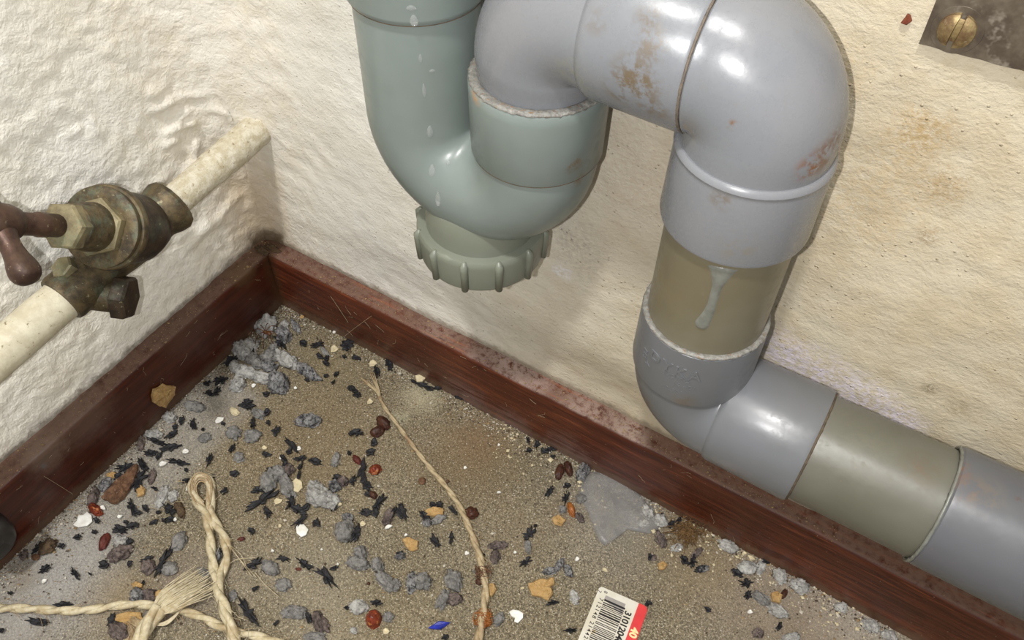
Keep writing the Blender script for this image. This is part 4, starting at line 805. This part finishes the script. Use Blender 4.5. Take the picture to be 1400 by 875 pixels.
tag(grains('dirt_grains', 6000, g2, .00018, anywhere, 2), 'dark dirt specks scattered over the concrete floor', 'dirt', kind='stuff')
tag(grains('tan_grains', 4000, g3, .00020, anywhere, 8), 'tan sand grains scattered over the concrete floor', 'sand', kind='stuff')
gr = grains('skirting_grit', 4600, g1, .00027, skirt, 3); gr.data.materials.append(g2); gr.data.materials.append(g3)
gr.data.polygons.foreach_set('material_index', [(i // 8 * 7919 % 5) % 3 for i in range(len(gr.data.polygons))]); tag(gr, 'mixed pale and dark grit along the foot of both skirtings', 'grit', kind='stuff')
tag(grains('white_grit', 420, M['cream_chip'], .00042, skirt_r, 5), 'coarser cream grit drift at the foot of the right skirting', 'grit', kind='stuff')
tag(grains('ledge_dust', 1500, g3, .00020, ledge, 6), 'dust specks lying on top of both skirtings', 'dust', kind='stuff')
# mud lumps where the skirtings meet
M['mud'] = simple('dry_mud', (92, 74, 52), (68, 54, 40), 300, .95, .001, .8)
for (u, v, l, wd, lab) in ((345, 334, 26, 12, 'dried brown mud lump behind the skirting corner'), (380, 331, 30, 9, 'thin brown mud smear on the wall above the skirting corner')):
    p = on(u, v, 2, H_ + .001); o = clump('mud_lump', 700, 600, 10, 10, 0, M['mud'], .8, .4); o.location = (max(p.x, .006), min(p.y, -.005), H_ - .0003); s_ = l / 10 * .9; o.scale = (s_, wd / 10, .7); tag(o, lab, 'mud')

# dust hairs clinging to the skirtings
b = MB(); R_ = random.Random(17)
for i in range(60):
    left = R_.random() < .45; s = .02 + R_.random() * (.17 if left else .30); z = .004 + R_.random() * .036; a = R_.random() * 3.14; L_ = .0012 + .006 * R_.random() ** 2
    q = []
    for f in (-.5, -.2, .2, .5):
        ds = math.cos(a) * L_ * f + L_ * .15 * math.sin(4 * f + i); dz = math.sin(a) * L_ * f; zz = min(.0395, max(.001, z + dz)); o_ = T_ + .00035 + .0004 * abs(math.sin(i + f))
        q.append((V3((o_, -(s + ds), zz)) if left else V3((s + ds, -o_, zz)), .00004))
    b.add(*sweep_data(q, 4, False))
for (u0, v0, u1, v1) in ((468, 462, 508, 432), (60, 651, 100, 676), (452, 405, 476, 441)):
    p0, p1 = (on(u0, v0, 1, -T_ - .001), on(u1, v1, 1, -T_ - .0006)) if u0 > 300 else (on(u0, v0, 0, T_ + .001), on(u1, v1, 0, T_ + .0006))
    b.add(*sweep_data([(p0.lerp(p1, f) + V3((0, 0, .0004 * math.sin(3 * f))), .00006) for f in (0, .3, .6, 1)], 4, False))
tag(b.build('dust_hairs', M['cream_chip']), 'fine pale hairs clinging to the faces of both skirtings', 'hairs', kind='stuff')

# ---------------------------------------------------------------- small dead spider on the heap
sp0 = fl(366, 463); M['spider'] = simple('spider_brown', (104, 66, 38), (70, 44, 28), 300, .5)
spi = empty('dead_spider', sp0, 'small brown dead spider with spread legs on the corner heap', 'spider')
def blobm(name, c, r, mat, parent):
    Vs, Fs = ico(); return mesh(name, [c + V3((p.x * r[0], p.y * r[1], p.z * r[2])) for p in Vs], Fs, mat, parent)
sz = V3((0, 0, .0058))
blobm('body', sp0 + sz, (.0016, .0012, .0010), M['spider'], spi); blobm('abdomen', sp0 + sz + V3((.0022, .0004, 0)), (.0015, .0013, .0011), M['spider'], spi)
for k in range(8):
    a = math.radians((k % 4) * 40 + 28 + (180 if k > 3 else 0)) + .9; d = V3((math.cos(a), math.sin(a), 0)); b_ = sp0 + sz
    pts = smooth_path([b_, b_ + d * .0028 + V3((0, 0, .0018)), b_ + d * .0058 + V3((0, 0, .0008)), b_ + d * .0086 - V3((0, 0, .0045))], 4)
    sweep('leg', [(q, .00022) for q in pts], M['spider'], spi, n=6, angle=None)

# ---------------------------------------------------------------- twine
def twine_mat(name, a, b, c3):
    t = NT(name); n_ = t.noise(420, 4, .7); c = t.mix(t.ramp(n_, .3, .7), srgb(a), srgb(b)); c = t.mix(t.math('MULTIPLY', t.ramp(t.noise(90, 3), .52, .7), .7), c, srgb(c3))
    return t.out(c, .55, ((t.noise(1500, 3, .7), .0004, .7),), spec=.4)
M['twine'] = twine_mat('sisal', (204, 194, 166), (176, 162, 128), (148, 126, 88))
M['twine_thin'] = twine_mat('sisal_thin', (178, 162, 130), (150, 132, 100), (128, 98, 70))
M['twine_brown'] = twine_mat('sisal_browned', (176, 158, 126), (150, 126, 92), (132, 96, 66))
def ply(center, rad, pitch, mat, parent, n=2, rf=.66, phase=0):
    """centre line (dense), overall radius per point; n plies laid round it"""
    s = 0; A = [0]
    for i in range(1, len(center)): s += (center[i] - center[i - 1]).length; A.append(s)
    for k in range(n):
        path = []
        for i, p in enumerate(center):
            t_ = (center[min(i + 1, len(center) - 1)] - center[max(i - 1, 0)]).normalized(); sd = t_.cross(V3((0, 0, 1)))
            sd = sd.normalized() if sd.length > 1e-4 else V3((1, 0, 0)); u_ = sd.cross(t_); a = 2 * math.pi * (A[i] / pitch + k / n) + phase; r = rad[i] * (1 - rf)
            path.append((p + (sd * math.cos(a) + u_ * math.sin(a)) * r, rad[i] * rf))
        sweep('strand', path, mat, parent, n=10, angle=None, fn=lambda i, a: 1 + .10 * math.sin(5 * a + i * .4))
def tw_path(px, z, step=.0011):
    P = smooth_path([fl(u, v) + V3((0, 0, zz)) for (u, v), zz in zip(px, z)], 14); out = [P[0]]
    for p in P[1:]:
        if (p - out[-1]).length > step: out.append(p)
    return out
def fibres(pts, n, ln, mat, parent, seed, r=.00009, spread=.9, name='loose_fibres'):
    R_ = random.Random(seed); b = MB()
    for i in range(n):
        k = R_.randrange(1, len(pts) - 1); p = pts[k]; t_ = (pts[k + 1] - pts[k - 1]).normalized(); sd = t_.cross(V3((0, 0, 1))).normalized() * (1 if R_.random() < .5 else -1)
        L_ = ln * (.4 + R_.random()); bend = R_.gauss(0, .25); q = []
        for f in (0, .25, .5, .75, 1): q.append((p + t_ * (L_ * f) + sd * (.0008 + L_ * spread * f * f * (.3 + .5 * R_.random()) + bend * L_ * f * f * .3) + V3((0, 0, max(-p.z + .0003, .0008 * math.sin(3 * f)))), r))
        b.add(*sweep_data(q, 4, False))
    o = b.build(name, mat, parent); o['kind'] = 'stuff'; return o
# thin twine
px = [(519, 545), (528, 562), (543, 582), (564, 611), (585, 638), (610, 668), (628, 694), (643, 728), (655, 760), (660, 782), (664, 808), (661, 838), (655, 872), (648, 905), (640, 960)]
tp = tw_path(px, [.0018] * 15); n = len(tp); t1 = empty('thin_twine', tp[0], 'thin sisal twine with a split frayed tip, running down the middle', 'twine')
ply(tp, list(np.interp(np.linspace(0, 1, n), [0, .3, .6, 1], [.0010, .0014, .0018, .0022])), .018, M['twine_thin'], t1)
b = MB()
for i, (e, w_) in enumerate([((492, 517), .7), ((495, 519), .6), ((499, 522), .6), ((506, 511), .7), ((509, 512), .6), ((512, 513), .6), ((503, 520), .5), ((497, 525), .5)]):
    q = smooth_path([tp[0] + V3((0, 0, 0)), fl(517 + (e[0] - 502) * .25, 538) + V3((0, 0, .0018)), fl(*e) + V3((0, 0, .0012 + .0005 * (i % 3)))], 5); b.add(*sweep_data([(p, .00055 * w_ * 1.3 * (1.15 - .6 * j / len(q))) for j, p in enumerate(q)], 7, True))
o = b.build('frayed_tip', M['twine_thin'], t1); o['kind'] = 'stuff'
fibres(tp, 26, .006, M['twine_brown'], t1, 2)
for (u, v, l) in ((660, 785, 13), (661, 848, 12)):
    c = fl(u, v); b = MB(); R_ = random.Random(int(v))
    for i in range(60):
        a0 = R_.random() * 6.28; r0 = .0014 + .0012 * R_.random(); cc = V3((R_.gauss(0, .0012), R_.gauss(0, .0012), .0024 + R_.gauss(0, .0006)))
        b.add(*sweep_data([(c + cc + V3((math.cos(a0 + f) * r0, math.sin(a0 + f * .8) * r0, .0006 * math.sin(f * 2))), .00016) for f in (0, .7, 1.4, 2.1, 2.8)], 4, False))
    o = b.build('fibre_knot', M['amber'] if v > 800 else M['bark'], t1); o['kind'] = 'stuff'; o['label'] = 'rust-brown fibre knot'
# level twine at the lower left
px = [(-70, 842), (-20, 836), (30, 834), (80, 837), (125, 836), (165, 830), (200, 829), (228, 834), (252, 838), (278, 846), (302, 858), (330, 868), (360, 874), (400, 890), (450, 930)]
tp = tw_path(px, [.002] * 7 + [.002, .002, .002, .002, .0024, .002, .002, .002]); n = len(tp); t2 = empty('level_twine', tp[0], 'sisal twine lying level across the lower left, under the frayed end', 'twine')
ply(tp, [.0021] * n, .022, M['twine'], t2); fibres(tp, 60, .008, M['twine_brown'], t2, 5)
# looped twine: up one leg, round the loop, down the other
px = [(336, 990), (330, 930), (322, 880), (312, 846), (301, 812), (294, 780), (290, 752), (288, 728), (284, 708), (272, 690), (265, 674), (266, 660), (275, 655), (286, 659), (291, 672), (290, 692), (293, 712), (304, 730), (311, 748), (311, 768), (304, 790), (303, 812), (313, 838), (322, 866), (330, 900), (340, 990)]
z = [.0022, .0022, .0040, .0045, .0035, .0026, .0022, .0022, .0036, .0026, .0022, .0022, .0022, .0022, .0022, .0026, .0026, .0022, .0022, .0022, .0024, .0060, .0070, .0072, .0022, .0022]
tp = tw_path(px, z); n = len(tp); t3 = empty('looped_twine', fl(275, 660), 'sisal twine doubled into a small loop at the top, lower left', 'twine')
ply(tp, [.0023] * n, .024, M['twine'], t3); fibres(tp, 70, .010, M['twine'], t3, 9)
lp_ = [p for p in tp if (p - fl(278, 668)).length < .012]
b = MB()
for k in range(5):
    rr = .55 + .13 * k; q = [fl(278 + (u - 278) * rr, 672 + (v - 672) * rr) + V3((0, 0, .003 + .0004 * k)) for u, v in ((284, 706), (270, 690), (264, 672), (269, 658), (278, 654), (289, 660), (292, 676), (288, 700))]
    b.add(*sweep_data([(p, .00035) for p in smooth_path(q, 5)], 6, True))
o = b.build('loop_fibres', M['twine_brown'], t3); o['kind'] = 'stuff'
# long loose fibres right of the loop
b = MB()
for q in (((310, 745), (325, 762), (345, 790)), ((311, 742), (330, 768), (352, 792)), ((312, 745), (330, 760), (338, 776)), ((350, 785), (362, 800), (382, 818)), ((295, 800), (320, 770), (350, 765))):
    b.add(*sweep_data([(p, .00013) for p in smooth_path([fl(u, v) + V3((0, 0, .0022)) for u, v in q], 8)], 5, False))
o = b.build('long_fibres', M['twine'], t3); o['kind'] = 'stuff'
# frayed brush-like end crossing over the level twine
R_ = random.Random(11); base = [fl(150, 960), fl(185, 905), fl(206, 862), fl(226, 838)]
t4 = empty('frayed_twine', fl(206, 862), 'brush-like frayed end of twine lying over the level twine', 'twine')
tp = smooth_path([p + V3((0, 0, z_)) for p, z_ in zip(base, (.002, .003, .0055, .0068))], 10)
ply(tp, list(np.linspace(.0030, .0040, len(tp))), .06, M['twine'], t4, n=3, rf=.55)
b = MB()
for i in range(120):
    f = R_.random(); g = R_.gauss(0, .25); x_ = R_.gauss(0, .10); e = V3((*(fl(266 + 28 * f + R_.gauss(0, 2) + 60 * x_, 786 + 30 * f + R_.gauss(0, 3) - 60 * x_))[:2], .002 + .005 * R_.random()))
    s0 = fl(206, 862) + V3((R_.gauss(0, .0014), R_.gauss(0, .0014), .0055 + R_.gauss(0, .0010))); mid = fl(226 + 22 * f + g * 4, 830 - 14 * (1 - f) + 12 * f) + V3((0, 0, .0085 - .003 * abs(f - .5)))
    s1 = fl(214 + 8 * f, 850) + V3((0, 0, .0068)); q = smooth_path([s0, s1, mid, e], 5); b.add(*sweep_data([(p, .00024 * (1.2 - .7 * j / len(q))) for j, p in enumerate(q)], 5, False))
for i in range(30):   # bulging side loops
    s0 = fl(208, 858) + V3((0, 0, .005)); f = R_.random(); q = smooth_path([s0, fl(226 + 4 * f, 854 + 4 * f) + V3((0, 0, .003)), fl(246 + 6 * f, 842 - 4 * f) + V3((0, 0, .004)), fl(262 + 8 * f, 822 - 10 * f) + V3((0, 0, .004))], 5)
    b.add(*sweep_data([(p, .0002) for p in q], 5, False))
o = b.build('brush_fibres', M['twine'], t4); o['kind'] = 'stuff'
b = MB()
for i in range(40):
    s0 = fl(200 + R_.gauss(0, 4), 868) + V3((0, 0, .004)); q = smooth_path([s0, fl(186 + R_.gauss(0, 5), 852 + R_.gauss(0, 4)) + V3((0, 0, .003)), fl(178 + R_.gauss(0, 6), 866 + R_.gauss(0, 8)) + V3((0, 0, .001)), fl(172 + R_.gauss(0, 8), 890) + V3((0, 0, .001))], 5)
    b.add(*sweep_data([(p, .00014) for p in q], 4, False))
o = b.build('curling_fibres', M['twine_brown'], t4); o['kind'] = 'stuff'
tag(hairs('loose_hairs', [(300, 620), (450, 600), (220, 700), (600, 780), (500, 850), (700, 700), (380, 760), (560, 620)], 130, .007, M['twine_brown'], .00007, .0002, .0008, 55, seed=21), 'fine loose fibres and hairs strewn over the floor', 'fibres', kind='stuff')

# ---------------------------------------------------------------- price tag
TL = fl(820, 802); TR = fl(886, 832); dv = (fl(790, 876) - TL).normalized(); du = (TR - TL); Wt = du.length; du = du.normalized(); du = (du - dv * du.dot(dv)).normalized()
if du.cross(dv).z > 0: pass
M['tag_card'] = simple('tag_card', (206, 202, 190), (194, 188, 170), 60, .6, .0001, .2, c3=(176, 144, 88), d3=.60)
M['tag_red'] = simple('tag_red', (206, 62, 62), (196, 56, 58), 60, .5, .0001, .2)
M['ink'] = simple('black_ink', (26, 24, 26), (32, 30, 30), 100, .6, .0001, .1); M['tag_grey'] = simple('tag_grey', (150, 146, 142), (140, 134, 128), 100, .6); M['tag_number'] = simple('tag_number', (232, 214, 160), (226, 206, 150), 100, .6)
LT = .058; tagr = empty('price_tag', TL, 'barcode price tag with a red strip, cut by the bottom edge', 'tag')
def tq(x, y, z=0): return TL + du * x + dv * y + V3((0, 0, .0009 + z))
def slab(name, outline, z0, z1, mat, parent):
    n = len(outline); V = [tq(x, y, z0) for x, y in outline] + [tq(x, y, z1) for x, y in outline]
    F = [tuple(range(n)), tuple(range(n, 2 * n))] + [(i, (i + 1) % n, n + (i + 1) % n, n + i) for i in range(n)]; return mesh(name, V, F, mat, parent, smooth=False)
rc = .0022
slab('card', [(0, .0012), (.0006, .0003), (.0014, 0), (Wt * .805, 0), (Wt * .805, LT), (.002, LT), (0, LT - .002)], -.0006, 0, M['tag_card'], tagr)
arc_ = [(Wt - rc + rc * math.sin(a), rc - rc * math.cos(a)) for a in np.linspace(0, math.pi / 2, 6)]
slab('red_strip', [(Wt * .805, 0)] + arc_ + [(Wt, LT), (Wt * .805, LT)], -.0006, 0.00001, M['tag_red'], tagr)
slab('barcode_ground', [(Wt * .17, .0030), (Wt * .58, .0030), (Wt * .58, .0085), (Wt * .17, .0050)], 0, .00002, M['tag_grey'], tagr)
b = MB(); R_ = random.Random(5); y = .0048
while y < LT - .004:
    w_ = R_.choice((.00030, .00036, .00055, .00055, .0009)); x0, x1 = Wt * .175, Wt * .60
    n0 = len(b.V); zz = .00006
    b.add([tq(x0, y, 0), tq(x1, y, 0), tq(x1, y + w_, 0), tq(x0, y + w_, 0), tq(x0, y, zz), tq(x1, y, zz), tq(x1, y + w_, zz), tq(x0, y + w_, zz)], [(0, 1, 2, 3), (4, 5, 6, 7), (0, 1, 5, 4), (1, 2, 6, 5), (2, 3, 7, 6), (3, 0, 4, 7)])
    y += w_ + R_.choice((.00036, .00040, .00055, .0008))
o = b.build('barcode_bars', M['ink'], tagr, smooth=False); o['kind'] = 'stuff'
def tag_text(name, s, size, x, y, mat, bold=0, space=1.0):
    V, F = text_mesh(s, size, bold, .00003, space); mx = min(q.x for q in V)
    # reads down the tag, tops of the letters towards the red strip
    return mesh(name, [tq(x + q.y, y + (q.x - mx), .00006 + q.z) for q in V], F, mat, tagr, smooth=False)
tag_text('printed_number', '3101204004', .0042, Wt * .675, .0058, M['ink'], .00012, .92)
tag_text('printed_digits', '712148 214424', .0026, Wt * .115, .0052, M['ink'], .00003, 1.35)
tag_text('printed_digit', '8', .0024, Wt * .145, .0012, M['ink'], 0); tag_text('printed_digit', '7', .0024, Wt * .03, .0020, M['ink'], 0)
tag_text('printed_price', '40', .0046, Wt * .900, .0112, M['tag_number'], .00020)
